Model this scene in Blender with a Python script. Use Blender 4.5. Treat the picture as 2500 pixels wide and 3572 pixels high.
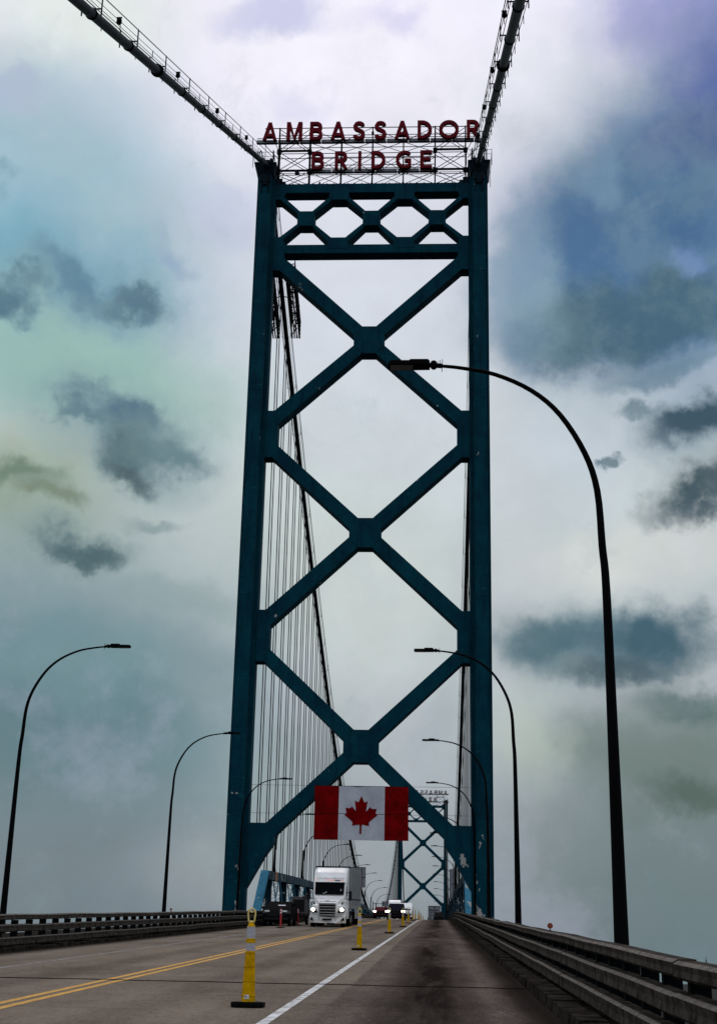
import bpy, bmesh, math, random
from mathutils import Vector, Matrix
random.seed(7)
for o in list(bpy.data.objects): bpy.data.objects.remove(o)
sc = bpy.context.scene
C = sc.collection
PI = math.pi
# ------------------------------------------------------------------ camera
F, IW, IH = 4886.18, 2500.0, 3572.0
pit, yaw, rol = 0.31776911, 0.05997681, 0.02172927
cyw, syw = math.cos(yaw), math.sin(yaw)
FW = Vector((-syw*math.cos(pit), cyw*math.cos(pit), math.sin(pit)))
R0 = Vector((cyw, syw, 0)); U0 = R0.cross(FW)
RT = math.cos(rol)*R0 + math.sin(rol)*U0
UP = -math.sin(rol)*R0 + math.cos(rol)*U0
CAM = Vector((6.98786, -127.4796, 0))
cd = bpy.data.cameras.new('camera'); cam = bpy.data.objects.new('camera', cd); C.objects.link(cam)
cd.sensor_fit = 'VERTICAL'; cd.sensor_height = 24; cd.lens = F/IH*24
cd.clip_start = 0.1; cd.clip_end = 20000
M = Matrix((( RT.x, UP.x, -FW.x), (RT.y, UP.y, -FW.y), (RT.z, UP.z, -FW.z))).to_4x4()
M.translation = CAM
cam.matrix_world = M
sc.camera = cam
def ray(x, y):                       # direction seen at a pixel of the 1607 x 2296 view (used for the sky only)
    k = 2500/1607
    return (FW + (x*k-IW/2)/F*RT - (y*k-IH/2)/F*UP).normalized()
# ------------------------------------------------------------------ colour helpers
def lin(c):
    r = []
    for v in c[:3]:
        v = v/255
        r.append(v/12.92 if v <= .04045 else ((v+.055)/1.055)**2.4)
    return (r[0], r[1], r[2], 1)
# ------------------------------------------------------------------ world: overcast sky with drifting clouds
SUN_EL, SUN_AZ = math.radians(52), math.radians(-12)
w = bpy.data.worlds.new('World'); sc.world = w; w.use_nodes = True
nt = w.node_tree; nt.nodes.clear(); N = nt.nodes; LK = nt.links
out = N.new('ShaderNodeOutputWorld'); bg = N.new('ShaderNodeBackground'); LK.new(bg.outputs[0], out.inputs[0])
sky = N.new('ShaderNodeTexSky'); sky.sky_type = 'NISHITA'; sky.sun_disc = False
sky.sun_elevation = SUN_EL; sky.sun_rotation = SUN_AZ; sky.air_density = 1.6; sky.dust_density = 3
tc = N.new('ShaderNodeTexCoord')
def wnoise(scale, det, rough, vec=None, off=0.0):
    n = N.new('ShaderNodeTexNoise'); n.inputs['Scale'].default_value = scale; n.inputs['Detail'].default_value = det
    n.inputs['Roughness'].default_value = rough
    if off:
        a = N.new('ShaderNodeVectorMath'); a.operation = 'ADD'; LK.new(vec or tc.outputs['Generated'], a.inputs[0]); a.inputs[1].default_value = (off, off*1.7, -off)
        LK.new(a.outputs[0], n.inputs['Vector'])
    else: LK.new(vec or tc.outputs['Generated'], n.inputs['Vector'])
    return n
def vadd(src, noise, amp):
    s = N.new('ShaderNodeVectorMath'); s.operation = 'SUBTRACT'; LK.new(noise.outputs['Color'], s.inputs[0]); s.inputs[1].default_value = (.5, .5, .5)
    m = N.new('ShaderNodeVectorMath'); m.operation = 'SCALE'; LK.new(s.outputs[0], m.inputs[0]); m.inputs['Scale'].default_value = amp
    a = N.new('ShaderNodeVectorMath'); a.operation = 'ADD'; LK.new(src, a.inputs[0]); LK.new(m.outputs[0], a.inputs[1])
    return a.outputs[0]
G = tc.outputs['Generated']
n1 = wnoise(5, 6, .55); n2 = wnoise(22, 8, .62, off=3.1)
soft = vadd(G, n1, .10)
hard = vadd(vadd(G, n1, .13), n2, .045)
def math_(op, a, b=None, c=None):
    m = N.new('ShaderNodeMath'); m.operation = op
    for i, v in enumerate((a, b, c)):
        if v is None: continue
        if isinstance(v, (int, float)): m.inputs[i].default_value = v
        else: LK.new(v, m.inputs[i])
    return m.outputs[0]
sep = N.new('ShaderNodeSeparateXYZ'); LK.new(G, sep.inputs[0])
ramp = N.new('ShaderNodeValToRGB'); LK.new(sep.outputs['Z'], ramp.inputs[0])
stops = [(0.0, (112,124,131)), (.05, (134,147,155)), (.12, (160,170,177)), (.22, (180,189,194)), (.33, (196,207,206)), (.42, (204,211,221)), (.52, (220,222,236)), (.62, (232,232,247)), (1, (200,205,225))]
e = ramp.color_ramp.elements
while len(e) < len(stops): e.new(.5)
for i, (p, c) in enumerate(stops): e[i].position = p; e[i].color = lin(c)
cur = ramp.outputs[0]
def vmul(v):
    m = N.new('ShaderNodeVectorMath'); m.operation = 'DOT_PRODUCT'; m.inputs[1].default_value = v; return m
def mixc(fac, a, b):
    m = N.new('ShaderNodeMix'); m.data_type = 'RGBA'
    if isinstance(fac, (int, float)): m.inputs[0].default_value = fac
    else: LK.new(fac, m.inputs[0])
    for i, v in ((6, a), (7, b)):
        if isinstance(v, tuple): m.inputs[i].default_value = v
        else: LK.new(v, m.inputs[i])
    return m.outputs[2]
n3 = wnoise(9, 7, .6, off=7.7); n4 = wnoise(3.2, 4, .5, off=12.3)
def blob(x, y, rx, ry, col, s, edge=.3, wrap=soft, ang=0, nz=n3, nk=.9):
    """one cloud bank at a fixed direction of the sky"""
    global cur
    d = ray(x, y); tr = d.cross(Vector((0, 0, 1))).normalized(); tu = tr.cross(d)
    ca, sa = math.cos(ang), math.sin(ang)
    a = (tr*ca + tu*sa)/(rx/3141); b = (-tr*sa + tu*ca)/(ry/3141)
    res = []
    for v in (a, b):
        m = vmul(tuple(v)); LK.new(wrap, m.inputs[0])
        q = math_('SUBTRACT', m.outputs['Value'], v.dot(d)); res.append(math_('MULTIPLY', q, q))
    r = math_('SQRT', math_('ADD', res[0], res[1]))
    mr = N.new('ShaderNodeMapRange'); mr.interpolation_type = 'SMOOTHSTEP'
    LK.new(r, mr.inputs['Value']); mr.inputs['From Min'].default_value = 1.2; mr.inputs['From Max'].default_value = edge
    mod = math_('ADD', math_('MULTIPLY', nz.outputs['Fac'], nk), 1-nk*.5)
    cl = N.new('ShaderNodeClamp'); LK.new(math_('MULTIPLY', math_('MULTIPLY', mr.outputs[0], mod), s), cl.inputs[0])
    cur = mixc(cl.outputs[0], cur, lin(col))
# broad washes
vh = vadd(hard, wnoise(60, 6, .6, off=5.5), .012)
blob(90, 470, 460, 420, (150,182,198), .95)
blob(60, 650, 360, 180, (112,166,186), .95, .2, hard)
blob(150, 830, 460, 190, (144,184,174), .9, .15, hard)
blob(60, 1120, 330, 200, (142,160,138), .85, .2, hard)
blob(330, 1130, 260, 220, (178,192,194), .6, .2, hard)
blob(60, 1600, 660, 460, (98,132,142), 1.0, .25)
blob(250, 1480, 330, 120, (110,140,148), .6, .2, hard)
blob(60, 1660, 360, 170, (84,116,126), .75, .2, hard)
blob(420, 1340, 300, 50, (128,152,158), .5, .2, hard)
blob(200, 1980, 580, 240, (110,127,138), .9)
blob(1600, 520, 480, 480, (86,124,158), 1.0, .35, hard, nk=.4)
blob(1480, 30, 230, 120, (146,152,204), .85, .2, hard)
blob(1640, 230, 270, 260, (74,96,160), .95, .2, hard, nk=.5)
blob(1290, 120, 70, 120, (206,210,228), .6, .2, hard)
blob(1460, 560, 280, 280, (52,98,140), 1, .35, vh, nk=.4)
blob(1460, 745, 310, 110, (48,88,112), 1, .4, vh, nk=.4)
blob(1560, 330, 110, 90, (66,92,140), .8, .3, vh, nk=.6)
blob(1240, 640, 110, 230, (120,150,174), .8, .2, vh)
blob(1410, 410, 50, 90, (104,138,172), .5, .3, vh)
blob(1590, 640, 70, 46, (104,136,186), .7, .3, vh)
blob(1330, 1000, 300, 150, (192,202,212), .8, .2, hard)
blob(1400, 1220, 360, 110, (206,210,208), .8, .2, hard)
blob(1600, 1960, 500, 400, (102,122,129), .95)
blob(1540, 1690, 340, 130, (98,118,112), .85, .25, hard)
blob(1230, 1680, 120, 160, (182,194,184), .6, .2, hard)
blob(820, 180, 420, 260, (242,240,252), .8)
blob(160, 20, 260, 150, (224,232,230), .9)
blob(900, 850, 280, 560, (208,215,224), .6)
blob(820, 1350, 260, 330, (200,210,205), .6)
blob(1150, 1150, 90, 500, (196,202,208), .5)
blob(640, 1980, 420, 170, (158,166,174), .5)
# dark cloud banks
blob(1520, 870, 170, 30, (84,118,138), .7, .2, vh)
blob(1600, 1000, 170, 90, (96,126,144), .7, .2, vh)
blob(1595, 985, 125, 52, (36,70,88), 1, .35, vh, nk=.4)
blob(1575, 1125, 120, 56, (42,70,82), 1, .3, vh, nk=.5)
blob(1470, 945, 62, 26, (78,110,126), .8, .2, vh, nk=.4)
blob(1385, 1032, 26, 15, (84,112,124), .85, .3, vh, nk=.3)
blob(1340, 1440, 240, 130, (92,124,134), .85, .2, hard)
blob(1240, 1430, 110, 80, (62,100,114), .95, .25, vh, .25, nk=.8)
blob(1450, 1425, 180, 90, (46,84,102), .97, .25, vh, -.12, nk=.7)
blob(1410, 1505, 150, 44, (44,76,90), .85, .2, vh, nk=.6)
blob(1560, 1570, 140, 50, (70,98,98), .85, .2, hard)
blob(1580, 1750, 120, 40, (62,86,82), .8, .2, hard)
blob(190, 680, 240, 80, (108,150,170), .7, .2, vh)
blob(150, 660, 90, 42, (74,120,146), .85, .2, vh, -.3, nk=.6)
blob(280, 690, 90, 36, (66,106,128), .95, .25, vh, nk=.6)
blob(20, 690, 90, 40, (50,100,124), .95, .25, vh, nk=.6)
blob(250, 960, 260, 140, (112,144,156), .8, .2, vh, -.25)
blob(240, 910, 130, 56, (66,102,124), .98, .3, vh, -.1, nk=.5)
blob(130, 925, 80, 26, (84,118,130), .9, .2, vh, .15, nk=.5)
blob(340, 990, 120, 48, (74,108,122), .95, .25, vh, -.2, nk=.5)
blob(245, 1010, 110, 68, (54,90,104), .98, .3, vh, -.5, nk=.4)
blob(265, 1048, 66, 34, (40,72,84), .95, .3, vh, -.3, nk=.4)
blob(90, 1142, 70, 32, (100,116,92), .8, .2, vh)
blob(30, 1085, 90, 44, (82,108,88), .75, .2, vh)
blob(190, 1235, 140, 48, (84,114,122), .8, .2, vh)
blob(190, 1240, 100, 30, (58,90,98), .95, .3, vh, nk=.4)
blob(360, 1165, 90, 26, (116,140,144), .7, .2, vh)
blob(340, 590, 70, 40, (140,168,196), .8, .2, vh)
blob(0, 470, 34, 40, (110,154,170), .7, .2, vh)
blob(620, 60, 170, 60, (188,192,228), .8, .3, vh, nk=.8)
blob(880, 50, 90, 60, (206,204,238), .7, .3, vh)
blob(740, 260, 90, 40, (214,214,240), .6, .3, vh)
blob(30, 230, 90, 50, (168,182,210), .8, .3, vh)
blob(500, 480, 120, 70, (186,196,220), .6, .3, vh)
# fine layered texture
n5 = wnoise(14, 9, .68, vec=hard, off=21.0); n6 = wnoise(5.5, 8, .66, off=31.0)
def veil(n, a, b, col, k):
    global cur
    m = N.new('ShaderNodeMapRange'); m.interpolation_type = 'SMOOTHSTEP'; LK.new(n.outputs['Fac'], m.inputs['Value']); m.inputs['From Min'].default_value = a; m.inputs['From Max'].default_value = b; m.inputs['To Max'].default_value = k
    cur = mixc(m.outputs[0], cur, lin(col))
veil(n6, .54, .68, (200,200,228), .18); veil(n6, .46, .34, (160,190,180), .14)
veil(n5, .56, .70, (196,206,216), .08); veil(n5, .44, .32, (120,146,160), .12)
# fine veil of brighter and darker wisps
v = N.new('ShaderNodeMapRange'); LK.new(n3.outputs['Fac'], v.inputs['Value']); v.inputs['From Min'].default_value = .3; v.inputs['From Max'].default_value = .7
v.inputs['To Min'].default_value = .92; v.inputs['To Max'].default_value = 1.08
v2 = N.new('ShaderNodeMapRange'); LK.new(n2.outputs['Fac'], v2.inputs['Value']); v2.inputs['From Min'].default_value = .3; v2.inputs['From Max'].default_value = .7
v2.inputs['To Min'].default_value = .97; v2.inputs['To Max'].default_value = 1.03
sc_ = N.new('ShaderNodeVectorMath'); sc_.operation = 'SCALE'; LK.new(cur, sc_.inputs[0]); LK.new(math_('MULTIPLY', v.outputs[0], v2.outputs[0]), sc_.inputs['Scale'])
sk = N.new('ShaderNodeVectorMath'); sk.operation = 'SCALE'; LK.new(sky.outputs[0], sk.inputs[0]); sk.inputs['Scale'].default_value = .08
rear_fill = N.new('ShaderNodeMapRange'); rear_fill.interpolation_type = 'SMOOTHSTEP'; LK.new(sep.outputs['Y'], rear_fill.inputs['Value'])     # unseen sky overhead and behind brightened, added fill for front faces
rear_fill.inputs['From Min'].default_value = .1; rear_fill.inputs['From Max'].default_value = .62; rear_fill.inputs['To Min'].default_value = 1.15; rear_fill.inputs['To Max'].default_value = 1
f0 = mixc(.06, sc_.outputs[0], sk.outputs[0])
fv = N.new('ShaderNodeVectorMath'); fv.operation = 'SCALE'; LK.new(f0, fv.inputs[0]); LK.new(rear_fill.outputs[0], fv.inputs['Scale'])
fin = fv.outputs[0]
LK.new(fin, bg.inputs['Color']); bg.inputs['Strength'].default_value = 1.0
# ------------------------------------------------------------------ sun (veiled by cloud) and exposure
sl = bpy.data.lights.new('sun', 'SUN'); sl.energy = .6; sl.angle = math.radians(14); sl.color = (1, .96, .9)
so = bpy.data.objects.new('sun', sl); C.objects.link(so)
sd = Vector((math.sin(SUN_AZ)*math.cos(SUN_EL), math.cos(SUN_AZ)*math.cos(SUN_EL), math.sin(SUN_EL)))
so.rotation_euler = (-sd).to_track_quat('-Z', 'Y').to_euler(); so.location = (0, 60, 150)
sc.view_settings.view_transform = 'Standard'; sc.view_settings.look = 'None'
sc.view_settings.exposure = 0; sc.view_settings.gamma = 1
sc.render.engine = 'CYCLES'
# ------------------------------------------------------------------ materials
MATS = {}
def mat(name, col, rough=.6, metal=0, spec=.5, var=None, scale=3, bump=0, bscale=40, emit=None, es=1, coat=0):
    """col (r,g,b) linear base colour; var = second colour mixed in by noise"""
    if name in MATS: return MATS[name]
    m = bpy.data.materials.new(name); m.use_nodes = True; t = m.node_tree; b = t.nodes['Principled BSDF']
    b.inputs['Base Color'].default_value = (*col, 1); b.inputs['Roughness'].default_value = rough; b.inputs['Metallic'].default_value = metal
    b.inputs['Specular IOR Level'].default_value = spec; b.inputs['Coat Weight'].default_value = coat
    co = t.nodes.new('ShaderNodeTexCoord')
    if var:
        n = t.nodes.new('ShaderNodeTexNoise'); n.inputs['Scale'].default_value = scale; n.inputs['Detail'].default_value = 8; n.inputs['Roughness'].default_value = .65
        t.links.new(co.outputs['Object'], n.inputs['Vector'])
        r = t.nodes.new('ShaderNodeMapRange'); r.inputs['From Min'].default_value = .38; r.inputs['From Max'].default_value = .66; t.links.new(n.outputs['Fac'], r.inputs['Value'])
        mx = t.nodes.new('ShaderNodeMix'); mx.data_type = 'RGBA'; mx.inputs[6].default_value = (*col, 1); mx.inputs[7].default_value = (*var, 1)
        t.links.new(r.outputs[0], mx.inputs[0]); t.links.new(mx.outputs[2], b.inputs['Base Color'])
    if bump:
        n = t.nodes.new('ShaderNodeTexNoise'); n.inputs['Scale'].default_value = bscale; n.inputs['Detail'].default_value = 6
        t.links.new(co.outputs['Object'], n.inputs['Vector'])
        bp = t.nodes.new('ShaderNodeBump'); bp.inputs['Strength'].default_value = bump; bp.inputs['Distance'].default_value = .02
        t.links.new(n.outputs['Fac'], bp.inputs['Height']); t.links.new(bp.outputs[0], b.inputs['Normal'])
    if emit:
        b.inputs['Emission Color'].default_value = (*emit, 1); b.inputs['Emission Strength'].default_value = es
    MATS[name] = m; return m
def node_mat(name):
    m = bpy.data.materials.new(name); m.use_nodes = True; MATS[name] = m
    return m, m.node_tree, m.node_tree.nodes['Principled BSDF']
class NG:
    def __init__(s, t): s.t = t
    def new(s, k, **kw):
        n = s.t.nodes.new(k)
        for a, b in kw.items(): setattr(n, a, b)
        return n
    def noise(s, vec, scale, det=6, rough=.6, sc3=None):
        if sc3:
            mp = s.new('ShaderNodeMapping'); mp.inputs['Scale'].default_value = sc3; s.t.links.new(vec, mp.inputs[0]); vec = mp.outputs[0]
        n = s.new('ShaderNodeTexNoise'); n.inputs['Scale'].default_value = scale; n.inputs['Detail'].default_value = det; n.inputs['Roughness'].default_value = rough
        s.t.links.new(vec, n.inputs['Vector']); return n.outputs['Fac']
    def rng(s, v, a, b, c=0, d=1, smooth=False):
        n = s.new('ShaderNodeMapRange'); s.t.links.new(v, n.inputs['Value'])
        if smooth: n.interpolation_type = 'SMOOTHSTEP'
        for k, x in zip(('From Min', 'From Max', 'To Min', 'To Max'), (a, b, c, d)): n.inputs[k].default_value = x
        return n.outputs[0]
    def mth(s, op, a, b=0.0):
        n = s.new('ShaderNodeMath', operation=op)
        for i, v in enumerate((a, b)):
            if isinstance(v, (int, float)): n.inputs[i].default_value = v
            else: s.t.links.new(v, n.inputs[i])
        return n.outputs[0]
    def mix(s, f, a, b):
        n = s.new('ShaderNodeMix', data_type='RGBA')
        if isinstance(f, (int, float)): n.inputs[0].default_value = f
        else: s.t.links.new(f, n.inputs[0])
        for i, v in ((6, a), (7, b)):
            if isinstance(v, tuple): n.inputs[i].default_value = (*v[:3], 1)
            else: s.t.links.new(v, n.inputs[i])
        return n.outputs[2]
def steel_paint(name, c1, c2, chip=(.34, .35, .33), base_wear=True):
    m, t, b = node_mat(name); g = NG(t)
    geo = g.new('ShaderNodeNewGeometry'); P = geo.outputs['Position']
    f1 = g.rng(g.noise(P, .35, 8, .7), .35, .68)
    col = g.mix(f1, c1, c2)
    st = g.rng(g.noise(P, 1.6, 6, .6, (1, 1, .12)), .50, .66, 0, .6)
    col = g.mix(st, col, tuple(x*.55 for x in c1))
    # pale bleached streaks
    sp = g.rng(g.noise(P, .8, 9, .78, (1, 1, 2.6)), .60, .68, 0, .6)
    col = g.mix(sp, col, (c2[0]+.01, c2[1]*2.6, c2[2]*2.0))
    # flaked paint: sparse high up, more near the deck
    sx = g.new('ShaderNodeSeparateXYZ'); t.links.new(P, sx.inputs[0])
    low = g.rng(sx.outputs['Z'], 5, 17, .085, 0)
    rside = g.rng(sx.outputs['X'], 6, 9, 0, .045)
    k = g.mth('MULTIPLY', g.mth('ADD', low, g.mth('MULTIPLY', rside, g.rng(sx.outputs['Z'], 5, 16, 1, 0))), 1.0)
    nz = g.noise(P, .9, 9, .62, (1, 1, .62))
    dv = g.new('ShaderNodeVectorMath', operation='DISTANCE'); t.links.new(P, dv.inputs[0]); dv.inputs[1].default_value = (-6.6, 0, 65.9)
    k = g.mth('ADD', k, g.rng(dv.outputs['Value'], 2.2, .3, 0, .10))
    ch = g.rng(g.mth('ADD', nz, k), .688, .698)
    col = g.mix(ch, col, chip)
    t.links.new(col, b.inputs['Base Color']); b.inputs['Roughness'].default_value = .75; b.inputs['Specular IOR Level'].default_value = .06
    bp = g.new('ShaderNodeBump'); bp.inputs['Strength'].default_value = .25; bp.inputs['Distance'].default_value = .05
    t.links.new(g.noise(P, 2.2, 5), bp.inputs['Height']); t.links.new(bp.outputs[0], b.inputs['Normal'])
    return m
M_TOWER = steel_paint('tower_paint', (.0001, .026, .046), (.0003, .054, .078))
M_SADDLE = mat('saddle_steel', (.001, .006, .012), .7, spec=.1, var=(.002, .016, .026), scale=1.5)
M_CABLE = mat('cable_wrap', (.003, .008, .012), .6, spec=.08, var=(.02, .034, .042), scale=1.2)
M_DARK = mat('dark_steel', (.002, .003, .004), .8, spec=.06)
M_ROPE = mat('wire_rope', (.006, .007, .008), .8, spec=.06)
M_RED = mat('sign_red', (.15, .001, .008), .6, spec=.08, var=(.09, .0005, .005), scale=2)
M_LAMP = mat('lamp_pole_metal', (.0015, .0017, .002), .8, spec=.05, var=(.003, .003, .004), scale=4)
M_LENS = mat('lamp_lens', (.03, .03, .03), .4)
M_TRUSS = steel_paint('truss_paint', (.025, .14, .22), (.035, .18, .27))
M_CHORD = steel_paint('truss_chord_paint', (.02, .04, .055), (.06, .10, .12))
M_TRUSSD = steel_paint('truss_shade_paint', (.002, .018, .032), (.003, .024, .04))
M_PLATE = mat('catwalk_grating', (.3, .32, .36), .6, var=(.2, .22, .26), scale=3)
M_WHITE = mat('white_vehicle_paint', (.90, .90, .88), .35, var=(.68, .67, .63), scale=1.1, coat=.2)
M_TRAIL = mat('trailer_aluminium', (.24, .25, .26), .45, var=(.12, .125, .13), scale=1.2)
M_BLK = mat('black_plastic', (.004, .004, .005), .7, spec=.2)
M_TYRE = mat('tyre_rubber', (.005, .005, .005), .9, spec=.1)
M_GLASS = mat('windscreen_glass', (.001, .0015, .002), .2, spec=.03)
M_CHROME = mat('chrome', (.75, .76, .77), .2, metal=.9)
M_HEAD = mat('headlight_on', (1, 1, .95), .3, emit=(1, .97, .8), es=9)
M_AMBER = mat('amber_marker', (.8, .16, .02), .4, emit=(1, .25, .05), es=.6)
M_NAVY = mat('navy_paint', (.003, .003, .012), .8, spec=.05)
M_MAROON = mat('maroon_paint', (.07, .004, .008), .8, spec=.05)
M_BLACKP = mat('black_car_paint', (.002, .002, .003), .8, spec=.06)
M_YEL = mat('cone_yellow', (.62, .35, .0005), .7, spec=.05, var=(.38, .20, .001), scale=9, bump=.1)
M_YEL2 = mat('cone_handle_yellow', (.62, .5, .16), .5)
M_REFL = mat('reflective_sleeve', (.42, .42, .46), .5, var=(.27, .27, .30), scale=30)
M_RUB = mat('rubber_base', (.004, .004, .004), .95, spec=.1)
M_DEL = mat('red_post_plastic', (.42, .012, .012), .5)
M_WTAPE = mat('white_tape', (.7, .7, .7), .5)
M_ORG = mat('orange_reflector', (.22, .03, .006), .5)
M_SIGNB = mat('sign_back_metal', (.2, .21, .24), .6, var=(.15, .16, .18), scale=2)
M_RAIL = mat('rail_concrete', (.066, .059, .050), 1, spec=0, var=(.018, .016, .013), scale=3.5, bump=.5, bscale=30)
M_EDGE = mat('rail_edge_highlight', (.16, .145, .125), 1, spec=0, var=(.09, .08, .07), scale=5)  # lighter colour paints a highlight along each rail's top edge
M_KERB = mat('kerb_concrete', (.036, .031, .025), 1, spec=0, var=(.003, .0027, .0025), scale=2.6, bump=.6, bscale=20)
M_FRED = mat('flag_red', (.20, .0003, .002), .9, spec=.05, var=(.10, .0002, .001), scale=.9)
M_FWHITE = mat('flag_white', (.50, .53, .58), .8, var=(.38, .41, .47), scale=.7)
M_SEAM = mat('flag_seam', (.02, .004, .006), 1, spec=0)
M_WMARK = mat('white_road_paint', (.74, .74, .71), .9, spec=.1, var=(.22, .21, .20), scale=4.5)
M_WFAINT = mat('worn_white_paint', (.34, .33, .31), .95, spec=0, var=(.13, .115, .10), scale=5)
M_YMARK = mat('yellow_road_paint', (.70, .38, .08), .9, spec=.1, var=(.34, .20, .07), scale=9)
M_JOINT = mat('joint_rubber', (.008, .007, .006), 1, spec=0)
M_SPIRE = mat('steeple_slate', (.03, .035, .04), .8)
M_BRICK = mat('steeple_brick', (.09, .06, .05), .9)
# ------------------------------------------------------------------ mesh builder
class MB:
    def __init__(s): s.v = []; s.f = []; s.m = []; s.mats = []
    def mi(s, m):
        if m is None: return 0
        if m not in s.mats: s.mats.append(m)
        return s.mats.index(m)
    def add(s, vs, fs, m=None):
        o = len(s.v); s.v += [tuple(v) for v in vs]; i = s.mi(m)
        for f in fs: s.f.append(tuple(o+k for k in f)); s.m.append(i)
        return s
    def box(s, c, d, m=None, rz=0, rx=0, ry=0):
        x, y, z = d[0]/2, d[1]/2, d[2]/2
        R = Matrix.Rotation(rz, 3, 'Z') @ Matrix.Rotation(ry, 3, 'Y') @ Matrix.Rotation(rx, 3, 'X')
        vs = [R @ Vector((a*x, b*y, e_*z)) + Vector(c) for a, b, e_ in ((-1,-1,-1),(1,-1,-1),(1,1,-1),(-1,1,-1),(-1,-1,1),(1,-1,1),(1,1,1),(-1,1,1))]
        return s.add(vs, [(0,3,2,1),(4,5,6,7),(0,1,5,4),(1,2,6,5),(2,3,7,6),(3,0,4,7)], m)
    def bar(s, a, b, wd, h=None, m=None, up=(0, 0, 1)):
        a = Vector(a); b = Vector(b); d = (b-a); L = d.length
        if L < 1e-6: return s
        d.normalize(); u = Vector(up)
        if abs(d.dot(u)) > .98: u = Vector((0, 1, 0))
        r = d.cross(u).normalized(); u = r.cross(d); h = h or wd
        vs = [p + r*(i*wd/2) + u*(j*h/2) for p in (a, b) for i, j in ((-1,-1),(1,-1),(1,1),(-1,1))]
        return s.add(vs, [(0,3,2,1),(4,5,6,7),(0,1,5,4),(1,2,6,5),(2,3,7,6),(3,0,4,7)], m)
    def prism(s, poly, y0, y1, m=None, plane='xz'):
        n = len(poly)
        P = (lambda a, b, t: (a, t, b)) if plane == 'xz' else ((lambda a, b, t: (t, a, b)) if plane == 'yz' else (lambda a, b, t: (a, b, t)))
        vs = [P(a, b, y0) for a, b in poly] + [P(a, b, y1) for a, b in poly]
        fs = [tuple(range(n)), tuple(range(2*n-1, n-1, -1))] + [(i, n+i, n+(i+1) % n, (i+1) % n) for i in range(n)]
        return s.add(vs, fs, m)
    def tube(s, path, r, n=8, m=None, cap=True):
        path = [Vector(p) for p in path]; k = len(path)
        rs = r if isinstance(r, (list, tuple)) else [r]*k
        vs = []; prev = None
        for i, p in enumerate(path):
            d = (path[min(i+1, k-1)] - path[max(i-1, 0)]).normalized()
            if prev is None:
                a = d.cross(Vector((0, 0, 1)) if abs(d.z) < .9 else Vector((1, 0, 0))).normalized()
            else: a = (prev - d*prev.dot(d)).normalized()
            prev = a; b = d.cross(a)
            for j in range(n):
                t = 2*PI*j/n; vs.append(p + (a*math.cos(t) + b*math.sin(t))*rs[i])
        fs = [(i*n+j, i*n+(j+1) % n, (i+1)*n+(j+1) % n, (i+1)*n+j) for i in range(k-1) for j in range(n)]
        if cap: fs += [tuple(range(n-1, -1, -1)), tuple((k-1)*n+j for j in range(n))]
        return s.add(vs, fs, m)
    def cyl(s, a, b, r, n=12, m=None): return s.tube([a, b], r, n, m)
    def lathe(s, prof, c=(0, 0, 0), n=20, m=None, sq=0):
        vs = []
        for r, z in prof:
            for j in range(n):
                t = 2*PI*j/n; vs.append((c[0]+r*math.cos(t), c[1]+r*math.sin(t), c[2]+z))
        k = len(prof)
        fs = [(i*n+j, i*n+(j+1) % n, (i+1)*n+(j+1) % n, (i+1)*n+j) for i in range(k-1) for j in range(n)] + [tuple(range(n-1, -1, -1)), tuple((k-1)*n+j for j in range(n))]
        return s.add(vs, fs, m)
    def loft(s, rings, m=None, cap=True):
        n = len(rings[0]); vs = [v for r in rings for v in r]; k = len(rings)
        fs = [(i*n+j, i*n+(j+1) % n, (i+1)*n+(j+1) % n, (i+1)*n+j) for i in range(k-1) for j in range(n)]
        if cap: fs += [tuple(range(n-1, -1, -1)), tuple((k-1)*n+j for j in range(n))]
        return s.add(vs, fs, m)
    def build(s, name, m=None, parent=None, bevel=0, smooth=False, off=None, label=None):
        me = bpy.data.meshes.new(name)
        vs = s.v if off is None else [(a-off[0], b-off[1], c-off[2]) for a, b, c in s.v]
        me.from_pydata(vs, [], s.f)
        if s.mats:
            for q in s.mats: me.materials.append(q)
            me.polygons.foreach_set('material_index', s.m)
        elif m: me.materials.append(m)
        bm = bmesh.new(); bm.from_mesh(me); bmesh.ops.recalc_face_normals(bm, faces=bm.faces); bm.to_mesh(me); bm.free()
        o = bpy.data.objects.new(name, me); C.objects.link(o)
        if parent: o.parent = parent
        if bevel:
            b = o.modifiers.new('bevel', 'BEVEL'); b.width = bevel; b.segments = 2; b.limit_method = 'ANGLE'
        if smooth:
            for p in me.polygons: p.use_smooth = True
        if label: o['label'] = label
        return o
def tag(o, label, cat, group=None):
    o['label'] = label; o['category'] = cat
    if group: o['group'] = group
    return o
def struct(name, mb, m):
    o = mb.build(name, m); o['kind'] = 'structure'; return o
def thing(name, label, cat, loc=(0, 0, 0), rz=0, group=None):
    o = bpy.data.objects.new(name, None); C.objects.link(o); o.location = loc; o.rotation_euler = (0, 0, rz); o.empty_display_size = .3
    return tag(o, label, cat, group)
CH = {}
def dup(root, loc, rz=0, label=None, group=None, scale=None):
    r = root.copy(); C.objects.link(r); r.location = loc; r.rotation_euler = (0, 0, rz)
    if scale: r.scale = scale
    if label: r['label'] = label
    if group: r['group'] = group
    if root.name not in CH: CH[root.name] = [(c, list(c.children)) for c in root.children]
    for ch, gs in CH[root.name]:
        c = ch.copy(); C.objects.link(c); c.parent = r
        for g in gs:
            d = g.copy(); C.objects.link(d); d.parent = c
    return r
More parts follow.
